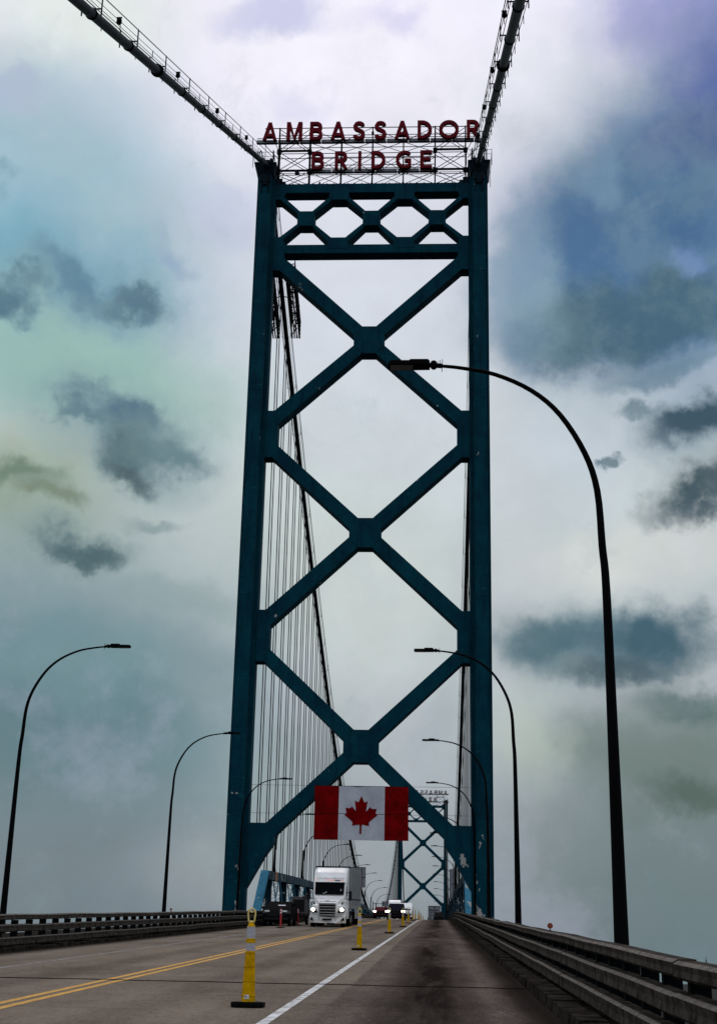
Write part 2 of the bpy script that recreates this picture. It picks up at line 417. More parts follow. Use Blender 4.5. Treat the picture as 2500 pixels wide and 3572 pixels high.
# ------------------------------------------------------------------ bridge profile
GR = .04365096; Y1 = 22.0; SPAN = 564.0; MID = SPAN/2
def Zr(y):                                       # road surface height above the camera's level
    if y > MID: y = SPAN - y
    z = lambda t: -1.4 + GR*(t + 127.4796)
    if y <= Y1: return z(y)
    return z(Y1) + GR*(y-Y1) - GR/(2*(MID-Y1))*(y-Y1)**2
YS = [-190 + 10*i for i in range(24)] + [50 + 8*i for i in range(59)] + [520 + 20*i for i in range(12)]
def strip(x0, x1, dz, ys=YS, mb=None, thick=None):
    mb = mb or MB(); ys = list(ys); vs = []
    for y in ys: vs += [(x0, y, Zr(y)+dz), (x1, y, Zr(y)+dz)]
    fs = [(2*i, 2*i+1, 2*i+3, 2*i+2) for i in range(len(ys)-1)]
    return mb.add(vs, fs)
def longbox(x0, x1, z0, z1, ys, mb=None, wav=0, seed=0):
    mb = mb or MB(); rings = []
    for y in ys:
        a = wav*math.sin(y*.9+seed) + wav*.7*math.sin(y*.37+seed*2)
        z = Zr(y) + a
        rings.append([(x0+a, y, z+z0), (x1+a, y, z+z0), (x1+a, y, z+z1), (x0+a, y, z+z1)])
    return mb.loft(rings)
GZ = -44.0
# ---- ground, river
struct('ground', MB().add([(-9000,-6000,GZ),(9000,-6000,GZ),(9000,16000,GZ),(-9000,16000,GZ)], [(0,1,2,3)]), mat('far_ground', (.018, .02, .017), .98, spec=.05, var=(.03, .03, .025), scale=.01))
struct('river', MB().add([(-9000,20,GZ+.1),(9000,20,GZ+.1),(9000,545,GZ+.1),(-9000,545,GZ+.1)], [(0,1,2,3)]), mat('river_water', (.012, .018, .02), .5, spec=.15, bump=.3, bscale=.4))
# ---- road
XR, XL = 8.60, -4.80
def road_material():
    m, t, b = node_mat('road_surface'); g = NG(t)
    P = g.new('ShaderNodeNewGeometry').outputs['Position']; sx = g.new('ShaderNodeSeparateXYZ'); t.links.new(P, sx.inputs[0]); X = sx.outputs['X']; Y = sx.outputs['Y']
    wob = g.mth('MULTIPLY', g.mth('SUBTRACT', g.noise(P, .10, 4), .5), .30); Xw = g.mth('ADD', X, wob)
    base = g.mix(g.rng(g.noise(P, .6, 8, .7, (1, .35, 1)), .36, .66), (.16, .132, .104), (.235, .20, .160))
    # newer, browner surfacing in the right lane beyond a ragged seam
    lane = g.rng(g.mth('ADD', X, g.mth('MULTIPLY', g.mth('SUBTRACT', g.noise(P, .5, 5), .5), .12)), 5.38, 5.46)
    base = g.mix(lane, base, g.mix(g.rng(g.noise(P, .9, 8, .7, (1, .25, 1)), .35, .66), (.080, .062, .055), (.165, .132, .115)))
    # transverse grooves and stains
    tr = g.rng(g.noise(P, 1.0, 6, .7, (.08, 1.2, 1)), .56, .72, 0, .45); base = g.mix(tr, base, (.055, .048, .042))
    cl = g.rng(g.noise(P, .22, 5, .6, (1, .5, 1)), .5, .7, 0, .5); base = g.mix(cl, base, (.07, .06, .053))
    # aggregate speckle
    sp = g.noise(P, 34, 3, .8); base = g.mix(g.rng(sp, .56, .70, 0, .7), base, (.36, .33, .29)); base = g.mix(g.rng(sp, .44, .30, 0, .75), base, (.015, .013, .012))
    s2 = g.noise(P, 12, 4, .75, (1, .5, 1)); base = g.mix(g.rng(s2, .55, .72, 0, .5), base, (.30, .27, .23)); base = g.mix(g.rng(s2, .45, .3, 0, .5), base, (.03, .026, .023))
    # wheel and oil streaks
    def streak(c, wd, amt, src):
        d = g.mth('ABSOLUTE', g.mth('SUBTRACT', Xw, c)); f = g.rng(d, wd, wd*.15, 0, 1, True)
        return g.mix(g.mth('MULTIPLY', g.mth('MULTIPLY', f, amt), g.rng(g.noise(P, .5, 7, .7, (1, .07, 1)), .28, .58)), src, (.018, .014, .012))
    for c, wd, a in ((6.85, .95, 1.0), (6.2, .45, .35), (7.55, .3, .3), (2.9, .6, .28), (-.5, .7, .3), (8.35, .38, .65), (4.0, .3, .12), (7.95, .2, .15)): base = streak(c, wd, a, base)
    pt = g.rng(g.noise(P, .33, 5, .6, (1, .45, 1)), .50, .70, 0, .3); base = g.mix(g.mth('MULTIPLY', pt, g.rng(X, 5.3, 6.2)), base, (.018, .014, .012))
    # edge grime against both kerbs
    base = g.mix(g.rng(X, -3.9, -4.6, 0, .95), base, (.014, .012, .010))
    base = g.mix(g.mth('MULTIPLY', g.rng(Xw, 7.95, 8.45), .9), base, (.016, .013, .011))
    hs = g.new('ShaderNodeVectorMath', operation='MULTIPLY'); t.links.new(base, hs.inputs[0]); hs.inputs[1].default_value = (.94, .91, .87)
    t.links.new(hs.outputs[0], b.inputs['Base Color']); b.inputs['Roughness'].default_value = 1; b.inputs['Specular IOR Level'].default_value = 0
    bp = g.new('ShaderNodeBump'); bp.inputs['Strength'].default_value = .7; bp.inputs['Distance'].default_value = .012
    t.links.new(g.noise(P, 60, 4, .7), bp.inputs['Height']); t.links.new(bp.outputs[0], b.inputs['Normal'])
    return m
struct('road', strip(XL, XR, 0), road_material())
deck = longbox(-11.6, 11.6, -1.6, -.02, YS); struct('bridge_deck', deck, M_DARK)
struct('walkway', strip(-10.0, XL-.3, .12), M_KERB)
NEARY = [-150+2.0*i for i in range(80)] + [10+8*i for i in range(70)] + [570+30*i for i in range(6)]
struct('white_lane_line', strip(4.80, 4.94, .004, NEARY), M_WMARK)
struct('left_lane_line', strip(-2.30, -2.18, .004, NEARY), M_WFAINT)
struct('yellow_centre_line', strip(.82, .96, .004, NEARY), M_YMARK)
struct('second_yellow_centre_line', strip(1.10, 1.24, .004, NEARY), M_YMARK)
jm = MB()
for y, wd in ((-100.4, .15), (-57.0, .3), (-23.0, .3), (9.0, .4)):
    k = 40; vs = []
    for i in range(k+1):
        x = XL + (XR-XL)*i/k; dy = .05*math.sin(i*.9)+.03*random.uniform(-1, 1)
        vs += [(x, y+dy-wd/2, Zr(y)+.008+dy*GR-wd/2*GR), (x, y+dy+wd/2, Zr(y)+.008+dy*GR+wd/2*GR)]
    jm.add(vs, [(2*i, 2*i+2, 2*i+3, 2*i+1) for i in range(k)])
struct('road_joint_lines', jm, M_JOINT)
# ragged strip of older concrete showing at the seam of the right lane
# ---- kerbs
def kerb(x0, x1, h0):
    mb = MB(); ys = NEARY
    for i in range(len(ys)-1):
        a, b = ys[i]+.012, ys[i+1]-.012
        if ys[i] > 60: a, b = ys[i], ys[i+1]
        h = h0 + random.uniform(-.045, .012)
        mb.loft([[(x0, y, Zr(y)-.1), (x1, y, Zr(y)-.1), (x1, y, Zr(y)+h), (x0+(.03 if x0 > 0 else 0), y, Zr(y)+h)] for y in (a, b)])
    return mb
struct('right_kerb', kerb(8.62, 8.98, .15), M_KERB)
struct('left_kerb', kerb(-5.16, -4.82, .11), M_KERB)
# ------------------------------------------------------------------ guardrails
def guardrail(side, label):
    s = 1 if side > 0 else -1
    xf = 9.10 if s > 0 else -5.22                # face towards the road
    root = thing('guardrail', label, 'guardrail', (xf, -127, Zr(-127)), 0, 'guardrails along the bridge deck')
    off = (xf, -127, Zr(-127))
    def seg(z0, z1, th, name, back=0, wav=.004, seed=0):
        mb = MB(); Ls = [-150+6.0*i for i in range(35)] + [60+12*i for i in range(45)]
        for i in range(len(Ls)-1):
            a, b = Ls[i]+.008, Ls[i+1]-.008
            n = 8 if Ls[i] < 60 else 2; rings = []
            dz = random.uniform(-.01, .01); dx = random.uniform(-.008, .008)
            for j in range(n+1):
                y = a+(b-a)*j/n; q = wav*math.sin(y*.8+seed)+wav*.8*math.sin(y*.31+seed); z = Zr(y)+q+dz
                x0 = xf+s*back+dx; x1 = xf+s*(back+th)+dx; c = .028
                h = z1-z0
                # rounded section with a soft nose to the road
                rings.append([(x0+s*.03, y, z+z0), (x1, y, z+z0), (x1, y, z+z1), (x0+s*.05, y, z+z1), (x0, y, z+z1-c), (x0+s*.012, y, z+z0+h*.5), (x0, y, z+z0+c)])
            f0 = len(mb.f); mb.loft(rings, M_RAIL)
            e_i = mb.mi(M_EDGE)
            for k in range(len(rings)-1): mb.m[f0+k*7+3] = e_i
        return mb.build(name, None, root, off=off)
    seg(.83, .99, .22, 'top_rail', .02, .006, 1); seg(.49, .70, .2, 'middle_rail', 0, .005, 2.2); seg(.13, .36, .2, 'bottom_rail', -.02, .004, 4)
    ys = [(-109.45 if s > 0 else -84.97-36.72)+1.53*i for i in range(-9, 120)]
    def post(y):
        p = MB(); z = Zr(y); p.mi(M_DARK)
        p.box((xf+s*.24, y, z+.40), (.19, .13, .84)).box((xf+s*.20, y, z+.035), (.46, .5, .10), M_KERB)
        for h in (.90, .6, .25): p.box((xf+s*.14, y, z+h), (.2, .13, .12), M_DARK)
        return p
    n = 0; rest = MB()
    for i, y in enumerate(ys):
        near = -125 < y < 24
        if near and n < 99:
            post(y).build('post', M_DARK, root, off=off); n += 1
        else:
            q = MB(); q.box((xf+s*.24, y, Zr(y)+.45), (.19, .13, .9)); rest.add(q.v, q.f)
    y = ys[-1]+1.53
    while y < 540:
        q = MB(); q.box((xf+s*.24, y, Zr(y)+.45), (.11, .10, .9)); rest.add(q.v, q.f); y += 1.6
    o = rest.build('post', M_DARK, root, off=off); o['kind'] = 'stuff'
    return root
GRR = guardrail(1, 'long brown-grey triple guardrail along the right edge of the road')
GRL = guardrail(-1, 'long dark triple guardrail with sky showing through, along the left edge of the road')
def reflector(loc, label):
    r = thing('rail_reflector', label, 'reflector', loc, 0, 'orange reflectors on the guardrails')
    MB().lathe([(.03, 0), (.03, .02), (.012, .025), (.012, .05)], n=10).build('foot', M_DARK, r)
    MB().tube([(0, -.012, .11), (0, .012, .11)], .055, 20).build('disc', M_ORG, r)
reflector((9.2, -98.6, Zr(-98.6)+.985), 'larger orange disc reflector on the right guardrail between the two nearest lamp posts')
reflector((9.2, -45.5, Zr(-45.5)+.985), 'tiny orange reflector on the right guardrail by the foot of the tower leg')
reflector((-5.3, -60.7, Zr(-60.7)+.985), 'tiny orange reflector on the left guardrail')
# ------------------------------------------------------------------ tower
TB = Vector((0, .8, GZ))
def part(mb, name, root, m=M_TOWER, bevel=0.02, label=None): return mb.build(name, m, root, bevel=bevel, off=tuple(root.location), label=label)
tower = thing('bridge_tower', 'huge dark teal steel bridge tower of stacked X braces with the flag hung in it', 'bridge tower', TB, 0, 'steel towers of the suspension bridge')
LEGTOP = 78.75
for s in (-1, 1):
    X = lambda v: s*v
    mb = MB()
    def bx(x0, x1, y0, y1, z0, z1, mb=mb, m=None): mb.box((s*(x0+x1)/2, (y0+y1)/2, (z0+z1)/2), (abs(x1-x0), y1-y0, z1-z0), m)
    bx(9.97, 11.95, 0.02, 1.58, GZ, LEGTOP-.03)
    bx(10.38, 11.68, -.85, 0.021, GZ, LEGTOP-.06)
    bx(10.38, 11.68, 1.579, 2.45, GZ, LEGTOP-.06)
    leg = part(mb, 'leg', tower)
    # splice plates, hatches and rivet strips stay with the leg's own surface
    sp = MB()
    for z in (8.4, 10.9, 13.6, 16.4, 33.6, 54.5, 67.4):
        sp.box((s*11.03, -.855, z), (1.24, .05, .10)); sp.box((s*11.03, -.852, z-.35), (1.16, .03, .05))
    for z in range(6, 78, 3): sp.box((s*10.44, -.853, z+.5), (.05, .03, 2.6)); sp.box((s*11.62, -.853, z+.5), (.05, .03, 2.6))
    part(sp, 'splice_plate', tower, bevel=0).parent = tower
    # cap
    cp = MB()
    cp.loft([[(s*10.2, -.95, 78.7), (s*11.86, -.95, 78.7), (s*11.86, 2.55, 78.7), (s*10.2, 2.55, 78.7)], [(s*9.95, -1.25, 79.72), (s*12.15, -1.25, 79.72), (s*12.15, 2.85, 79.72), (s*9.95, 2.85, 79.72)]])
    cp.box((s*11.05, .8, 79.78), (2.32, 4.3, .14))
    cp.box((s*11.03, -.93, 78.2), (1.1, .2, .9)); cp.box((s*11.03, -.98, 77.8), (.45, .2, .9))
    for t in (-1, 1): cp.box((s*11.03+t*.36, -.9, 77.3), (.14, .12, 1.6))
    cp.box((s*9.75, .8, 78.3), (.7, 1.6, .75)); cp.box((s*9.3, .6, 78.15), (.5, 1.2, .35))
    part(cp, 'leg_cap', tower, M_SADDLE)
    # saddle
    sd_ = MB()
    prof = [(-1.05, 79.85), (-1.0, 80.2), (-.55, 80.75), (.1, 81.25), (.8, 81.4), (1.5, 81.25), (2.15, 80.75), (2.6, 80.2), (2.65, 79.85)]
    for t in (-1, 1): sd_.prism(prof, s*11.05+t*.42-.07, s*11.05+t*.42+.07, plane='yz')
    for y in (-.6, .1, .8, 1.5, 2.2): sd_.box((s*11.05, y, 80.2), (1.3, .1, .7))
    for t in (-1, 1):                              # curved grab loops either side
        sd_.tube([(s*11.05+t*.75, -1.0, 80.0), (s*11.05+t*.72, -.9, 81.2), (s*11.05+t*.66, -.5, 81.75), (s*11.05+t*.62, .3, 81.85), (s*11.05+t*.62, 1.2, 81.6)], .06, 6)
    part(sd_, 'cable_saddle', tower, M_SADDLE)
    # railing of the cap platform
    rl = MB()
    for xx in (9.75, 10.2, 11.9, 12.35):
        for yy in (-1.35, 2.95): rl.bar((s*xx, yy, 79.2 if xx in (9.75, 12.35) else 79.8), (s*xx, yy, 81.1), .05)
    for z in (80.5, 81.0):
        rl.bar((s*9.75, -1.35, z), (s*12.35, -1.35, z), .03); rl.bar((s*12.35, -1.35, z), (s*12.35, 2.95, z), .03)
    part(rl, 'platform_railing', tower, M_DARK, 0)
D0, D1 = 0.0, 1.55
def plate(poly, name, y0=D0-.035, y1=D1+.035):
    mb = MB(); mb.prism(poly, y0, y1); return part(mb, name, tower, bevel=.015)
def mir(poly): return [(-x, z) for x, z in poly]
def brace(poly, name='diagonal_brace'):
    for P in (poly, mir(poly)):
        mb = MB(); mb.prism(P, D0, D1); part(mb, name, tower, bevel=.015)
brace([(-8.57,69.14),(-9.23,67.92),(-1.50,60.66),(-.66,61.60)])
brace([(-1.50,59.57),(-.66,58.69),(-8.80,51.07),(-9.23,52.47)])
brace([(-8.80,48.93),(-9.23,47.63),(-1.48,40.35),(-.66,41.37)])
brace([(-1.48,39.53),(-.66,38.48),(-8.78,30.77),(-9.23,32.27)])
brace([(-8.78,28.63),(-9.23,27.38),(-1.56,20.07),(-.63,21.05)])
brace([(-1.54,19.03),(-.63,18.14),(-7.62,11.47),(-8.39,12.60)])
for c, top, bot, a, b in ((60.14,61.62,58.66,60.69,59.54), (39.93,41.41,38.45,40.38,39.5), (19.6,21.08,18.11,20.1,18.98)):
    w1, w2 = (.68, 1.52) if c > 30 else (.66, 1.6)
    plate([(-w1,top),(w1,top),(w2,a),(w2,b),(w1,bot),(-w1,bot),(-w2,b),(-w2,a)], 'gusset_plate')
g1 = [(-9.99,71.78),(-9.38,71.78),(-9.08,71.5),(-8.85,70.94),(-8.85,69.4),(-8.54,69.11),(-9.2,67.95),(-9.99,67.95)]
g2 = [(-9.99,52.5),(-9.2,52.5),(-8.77,51.1),(-8.77,48.9),(-9.2,47.6),(-9.99,47.6)]
g3 = [(-9.99,32.3),(-9.2,32.3),(-8.75,30.8),(-8.75,28.6),(-9.2,27.35),(-9.99,27.35)]
g4 = [(-9.99,12.62),(-8.36,12.62),(-7.59,11.5),(-7.62,10.93),(-7.95,10.4),(-8.45,9.7),(-9.1,8.5),(-9.99,6.9)]
for g_ in (g1, g2, g3, g4, [(-9.99,76.99),(-8.87,76.99),(-9.14,76.48),(-9.43,76.15),(-9.99,76.15)]):
    plate(g_, 'gusset_plate'); plate(mir(g_), 'gusset_plate')
for nm, z0, z1 in (('top_chord', 76.95, 78.0), ('cross_strut', 69.9, 70.88)):
    mb = MB(); mb.box((0, (D0+D1)/2, (z0+z1)/2), (19.96 if nm == 'top_chord' else 17.8, D1-D0, z1-z0))
    part(mb, nm, tower)
    for x in (-3.38, 3.38):
        if nm == 'top_chord': plate([(x-1.05,77.9),(x+1.05,77.9),(x+1.03,76.4),(x+.76,76.1),(x-.76,76.1),(x-1.03,76.4)], 'gusset_plate')
        else: plate([(x-.75,71.69),(x+.75,71.69),(x+1.02,71.25),(x+1.04,70.45),(x-1.04,70.45),(x-1.02,71.25)], 'gusset_plate')
for x in (-6.76, 0, 6.76):
    plate([(x-.63,74.77),(x+.63,74.77),(x+.89,74.52),(x+.89,73.3),(x+.63,73.08),(x-.63,73.08),(x-.89,73.3),(x-.89,74.52)], 'gusset_plate')
def lat(a, b, c, d):
    mb = MB(); mb.prism([a, b, c, d], D0, D1); part(mb, 'lattice_brace', tower, bevel=.01)
for x in (-6.76, 0, 6.76):
    for s in (-1, 1):
        edge = abs(x+s*3.4) > 9
        tx = 9.14 if edge else None
        if edge:
            lat((s*9.16,76.5), (s*9.45,76.13), (x+s*.87,74.50), (x+s*.61,74.75))
            lat((x+s*.87,73.32), (x+s*.61,73.1), (s*9.06,71.48), (s*9.4,71.8))
        else:
            n = x+s*3.38
            lat((n-s*1.05,76.42), (n-s*.74,76.08), (x+s*.87,74.50), (x+s*.61,74.75))
            lat((x+s*.87,73.32), (x+s*.61,73.1), (n-s*1.04,71.23), (n-s*.73,71.70))
# bolts along the top of the chord
bt = MB()
for i in range(26):
    x = -9+i*.72; bt.box((x, .05, 78.03), (.12, .12, .06))
for i in range(30):
    x = -8.6+i*.58; z = 76.945; bt.bar((x, .15, z), (x+.58, 1.4, z) if i % 2 else (x-.0, 1.4, z), .06, .02)
bt.tube([(-5.5, .3, 78.02), (-5.5, .3, 78.3), (-5.5, .3, 78.45)], [.12, .1, .02], 8); bt.bar((-7.2, .3, 78.15), (-2.2, .3, 78.15), .04)
part(bt, 'chord_fittings', tower, M_DARK, 0)
tower2 = dup(tower, (0, SPAN+TB.y, GZ), PI, 'small dark teal bridge tower at the far end of the span, right of the flag')
# ------------------------------------------------------------------ the name sign on top
def arc(cx, cz, rx, rz, a0, a1, n=14): return [(cx+rx*math.cos(math.radians(a0+(a1-a0)*i/n)), cz+rz*math.sin(math.radians(a0+(a1-a0)*i/n))) for i in range(n+1)]
# strokes on a unit-height letter, x from 0 to width; drawn as thick mitred bands
SW = .165
h2 = SW/2
def LET(ch):
    if ch == 'A': return .72, [[(.06, 0), (.36, 1)], [(.66, 0), (.36, 1)], [(.16, .28), (.56, .28)]]
    if ch == 'M': return .84, [[(.11, 0), (.11, 1)], [(.14, 1), (.42, .1), (.70, 1)], [(.73, 0), (.73, 1)]]
    if ch == 'B': return .62, [[(h2, 0), (h2, 1)], [(0, 1-h2), (.32, 1-h2)] + arc(.32, .735, .20, .182, 90, -90) + [(0, .535)], [(0, .545), (.34, .545)] + arc(.34, .31, .20, .228, 90, -90) + [(0, h2)]]
    if ch == 'S': return .60, [arc(.30, .735, .205, .182, 15, 180, 12)[0:9] + arc(.30, .735, .205, .19, 180, 255, 6) + [(.32, .52)] + arc(.30, .29, .215, .208, 60, -165, 16)]
    if ch == 'D': return .70, [[(h2, 0), (h2, 1)], [(0, 1-h2), (.22, 1-h2)] + arc(.22, .5, .395, .4175, 90, -90, 18) + [(0, h2)]]
    if ch == 'O': return 1.0, [arc(.5, .5, .4175, .4175, 0, 360, 32)]
    if ch == 'R': return .64, [[(h2, 0), (h2, 1)], [(0, 1-h2), (.32, 1-h2)] + arc(.32, .70, .21, .2175, 90, -90) + [(0, .482)], [(.3, .48), (.58, 0)]]
    if ch == 'I': return SW, [[(h2, 0), (h2, 1)]]
    if ch == 'G': return .80, [arc(.46, .5, .3775, .4175, 48, 300, 22) + [(.715, .17), (.715, .46)], [(.46, .46), (.80, .46)]]
    if ch == 'E': return .56, [[(h2, 0), (h2, 1)], [(0, 1-h2), (.56, 1-h2)], [(0, .52), (.5, .52)], [(0, h2), (.56, h2)]]
def letter(ch, x0, x1, z0, z1, y0=-.18, y1=.22):
    wd, strokes = LET(ch); mb = MB(); H = z1-z0; W_ = x1-x0
    for q, st in enumerate(strokes):
        pts = [Vector((p[0]/wd*W_, p[1]*H)) for p in st]; closed = (pts[0]-pts[-1]).length < .01
        if closed: pts = pts[:-1]
        n = len(pts); L, R_ = [], []
        for i, p in enumerate(pts):
            a = pts[i-1] if (i or closed) else p; b = pts[(i+1) % n] if (i < n-1 or closed) else p
            d1 = (p-a).normalized() if (p-a).length > 1e-5 else (b-p).normalized(); d2 = (b-p).normalized() if (b-p).length > 1e-5 else d1
            nn = Vector((-d1.y, d1.x)) + Vector((-d2.y, d2.x)); nn.normalize()
            k = max(.5, nn.dot(Vector((-d1.y, d1.x)))); wd_ = SW*H/2/k
            L.append(p+nn*wd_); R_.append(p-nn*wd_)
        cl = lambda v: (min(max(v.x, -.0), W_)+x0, min(max(v.y, 0), H)+z0)
        e_ = .003*q; cnt = n if closed else n-1
        for i in range(cnt):
            j = (i+1) % n
            mb.prism([cl(L[i]), cl(L[j]), cl(R_[j]), cl(R_[i])], y0-e_, y1+e_)
    return mb
sign = thing('bridge_name_sign', 'big red letter sign on open steel framing crowning the nearest tower, facing the road', 'sign', (0, 0, 78.03), 0, 'name signs on the bridge towers')
row1 = [('A',-11.64,-10.15),('M',-9.17,-7.43),('B',-6.66,-5.34),('A',-4.45,-2.90),('S',-2.12,-.85),('S',.14,1.40),('A',2.19,3.85),('D',4.67,6.18),('O',6.93,8.99),('R',9.82,11.15)]
row1[6] = ('A', 2.28, 3.86)
row2 = [('B',-6.38,-5.08),('R',-3.94,-2.60),('I',-1.49,-1.17),('D',-.12,1.36),('G',2.44,4.04),('E',4.97,6.20)]
for ch, a, b in row1: letter(ch, a, b, 83.22, 85.40).build('letter', M_RED, sign, off=tuple(sign.location))
for ch, a, b in row2: letter(ch, a, b, 79.67, 81.78).build('letter', M_RED, sign, off=tuple(sign.location))
fr = MB(); PX = [-9.9, -6.65, -3.33, -.05, 3.2, 6.52, 9.7]; yF, yB = .42, 1.35
for x in PX:
    fr.bar((x, yF, 78.02), (x, yF, 85.05), .15 if abs(x) > 6 else .12)
    fr.bar((x, yB, 78.02), (x, yB, 83.6), .10)
for z, a, b, t in ((85.0,-11.5,11.2,.07),(84.1,-10,10.6,.06),(83.78,-12.3,11.4,.06),(83.2,-12.3,11.4,.08),(81.9,-9.9,9.7,.06),(81.42,-6.6,6.5,.05),(80.47,-6.6,6.5,.06),(80.10,-6.6,6.5,.06),(79.60,-6.6,6.5,.09),(79.52,-9.9,9.7,.05)):
    fr.bar((a, yF, z), (b, yF, z), t)
for z in (83.2, 79.9, 81.9): fr.bar((-9.9, yB, z), (9.7, yB, z), .06)
for a, b in ((-9.9, -6.65), (6.52, 9.7)):
    for z in (82.24, 79.86): fr.bar((a, yF, z), (b, yF, z), .18)
    for x in (a, b):
        for z in (82.1, 79.72): fr.box((x, yF-.02, z), (.42, .3, .5))
    for (z0, z1) in ((78.1, 79.7), (79.9, 82.1), (82.3, 84.9)):
        for y, o_ in ((yF, 0), (yB, .22)):
            fr.bar((a, y, z0+o_), (b, y, z1+o_*.4), .055); fr.bar((a, y, z1+o_*.4), (b, y, z0+o_), .055)
for i in range(1, 5):
    a, b = PX[i], PX[i+1]
    for (z0, z1) in ((78.1, 79.6), (79.6, 81.9), (81.9, 83.2), (83.2, 85.0)):
        if (i % 2 == 0) or z0 < 82: fr.bar((a, yF, z0), (b, yF, z1), .05)
        if (i % 2 == 1) or z0 < 82: fr.bar((a, yF, z1), (b, yF, z0), .05)
    fr.bar((a, yB, 78.1), (b, yB, 79.9), .045); fr.bar((a, yB, 79.9), (b, yB, 81.9), .045)
    for z in (81.85, 79.6, 78.15, 84.3): fr.box((a, yF-.01, z), (.26, .2, .26))
for s in (-1, 1):
    fr.bar((s*9.9, yF, 81.2), (s*11.6, yF, 83.2), .06); fr.bar((s*9.9, yF, 82.2), (s*11.0, yF, 84.6), .06)
    fr.bar((s*11.35, yF, 79.9), (s*11.35, yF, 83.2), .045)
fr.build('frame', M_DARK, sign, off=tuple(sign.location))
for z, a, b in ((83.48, -12.4, 11.4), (79.86, -6.6, 6.5)):
    x = a; cw = MB()
    while x < b-.2:
        e2 = min(x+2.3, b); cw.box(((x+e2)/2, yF+.35, z), (e2-x-.06, .6, .05)); cw.box(((x+e2)/2, yF+.1, z-.02), (e2-x-.06, .03, .42)); x = e2
    cw.build('catwalk', M_PLATE, sign, off=tuple(sign.location))
jb = MB(); jb.box((-7.9, .35, 79.55), (.45, .25, .4)); jb.tube([(-7.7, .3, 79.4), (-7.4, .3, 79.1), (-7.2, .3, 79.3), (-7.1, .3, 79.7)], .02, 5)
jb.build('junction_box', M_SADDLE, sign, off=tuple(sign.location))
wr = MB()
for i in range(1, 5):
    a, b = PX[i], PX[i+1]; wr.tube([(a+(b-a)*t/8, yF+.1, 79.42-.35*(1-(t/4-1)**2)) for t in range(9)], .012, 4)
wr.build('cable_loops', M_ROPE, sign, off=tuple(sign.location))
sign2 = dup(sign, (0, SPAN+1.6, 78.03), PI, 'name sign on the far tower, its letters seen backwards through the braces')
# ------------------------------------------------------------------ main cables, hangers, railings
CX = 10.95; CT = 80.55; LOW = 14.9; BS = .4935
def cz(y):
    if y < .8: return CT + (y-.8)*BS
    if y > SPAN+.8: return CT - (y-.8-SPAN)*BS
    k = (CT-LOW)/((SPAN/2)**2); return LOW + k*(y-.8-SPAN/2)**2
def chord_top(y): return Zr(y)+4.75
HX = {-1: -10.9, 1: 10.75}
for s in (-1, 1):
    root = thing('suspension_cable', 'thick main cable with hand ropes meeting the nearest tower %s of the red letters' % ('left' if s < 0 else 'right'), 'cable', (s*CX, .8, CT), 0, 'main cables of the suspension bridge')
    off = tuple(root.location)
    ys = [-165+6*i for i in range(28)] + [.8, 4, 8] + [12+6*i for i in range(92)] + [SPAN+.8, SPAN+60, SPAN+150]
    MB().tube([(s*CX, y, cz(y)) for y in ys], .27, 14).build('cable', M_CABLE, root, smooth=True, off=off)
    for side in (-1, 1):
        x = s*CX + side*.52
        hr = MB(); ysr = [y for y in ys if -165 <= y <= SPAN]
        hr.tube([(x, y, cz(y)+1.05) for y in ysr], .03, 5); 
        hr.tube([(x, y, cz(y)+.52-.04*math.sin(y)) for y in ysr], .022, 4)
        if side == -s: hr.tube([(x-side*.15, y, cz(y)+.36) for y in ysr], .022, 4)
        hr.build('hand_rope', M_ROPE, root, off=off)
    y = -90.0; k = 0
    bands = [-67.7-7.6*i for i in range(3, 0, -1)] + [-67.7, -59.9, -52.4, -44.7, -37.3, -29.8, -22.0, -14.6] + [7.0+7.62*i for i in range(72)]
    for i, y in enumerate(bands):
        z = cz(y); sl_ = (cz(y+.1)-cz(y-.1))/.2; d = Vector((0, 1, sl_)).normalized(); p = Vector((s*CX, y, z))
        b = MB(); big = abs(y+52.4) < .1
        b.tube([p-d*.12, p+d*.12], .29 if not big else .42, 14)
        if y < 0:
            b.tube([p-d*.03, p+d*.03], .33, 14)
            for side in (-1, 1):
                x = s*CX+side*.52
                sp_ = MB(); sp_.bar((x, y, z-.12), (x, y, z+1.08), .06, .08); sp_.bar((s*CX+side*.2, y, z+.28), (x, y, z+.28), .06); sp_.build('hand_rope_post', M_DARK, root, off=off)
                ym = y+3.8; zm = cz(ym); MB().bar((x, ym, zm-.05), (x, ym, zm+.56), .04).build('hand_rope_post', M_DARK, root, off=off)
        else:
            b.box((s*CX, y, z-.32), (.2, .34, .2))
            if y < 200:
                for side in (-1, 1): MB().bar((s*CX+side*.5, y, z), (s*CX+side*.5, y, z+1.05), .045).build('hand_rope_post', M_DARK, root, off=off)
        b.build('cable_band', M_DARK, root, off=off)
    for y in bands:
        if y < 6 or y > SPAN-4: continue
        zt, zb = cz(y)-.3, chord_top(y)-.1
        if zt-zb < .4: continue
        h = MB()
        for dx in ((-.13, .13) if s < 0 else (-.05, .05)): h.tube([(s*CX+dx, y, zt), (HX[s]+dx, y, zb)], .056 if s < 0 else .026, 5)
        h.build('hanger', M_ROPE, root, off=off)
    for y in (-64.2, -48.6, -33.6, -18.5):         # small lamps clipped to the hand rope
        x = s*CX - s*.52; z = cz(y)+.35
        q = MB(); q.lathe([(.05, .34), (.14, .26), (.16, .05), (.08, -.06), (.02, -.1)], (x, y, z), 10); q.box((x, y, z+.36), (.3, .06, .06))
        q.build('rope_lamp', M_DARK, root, off=off)
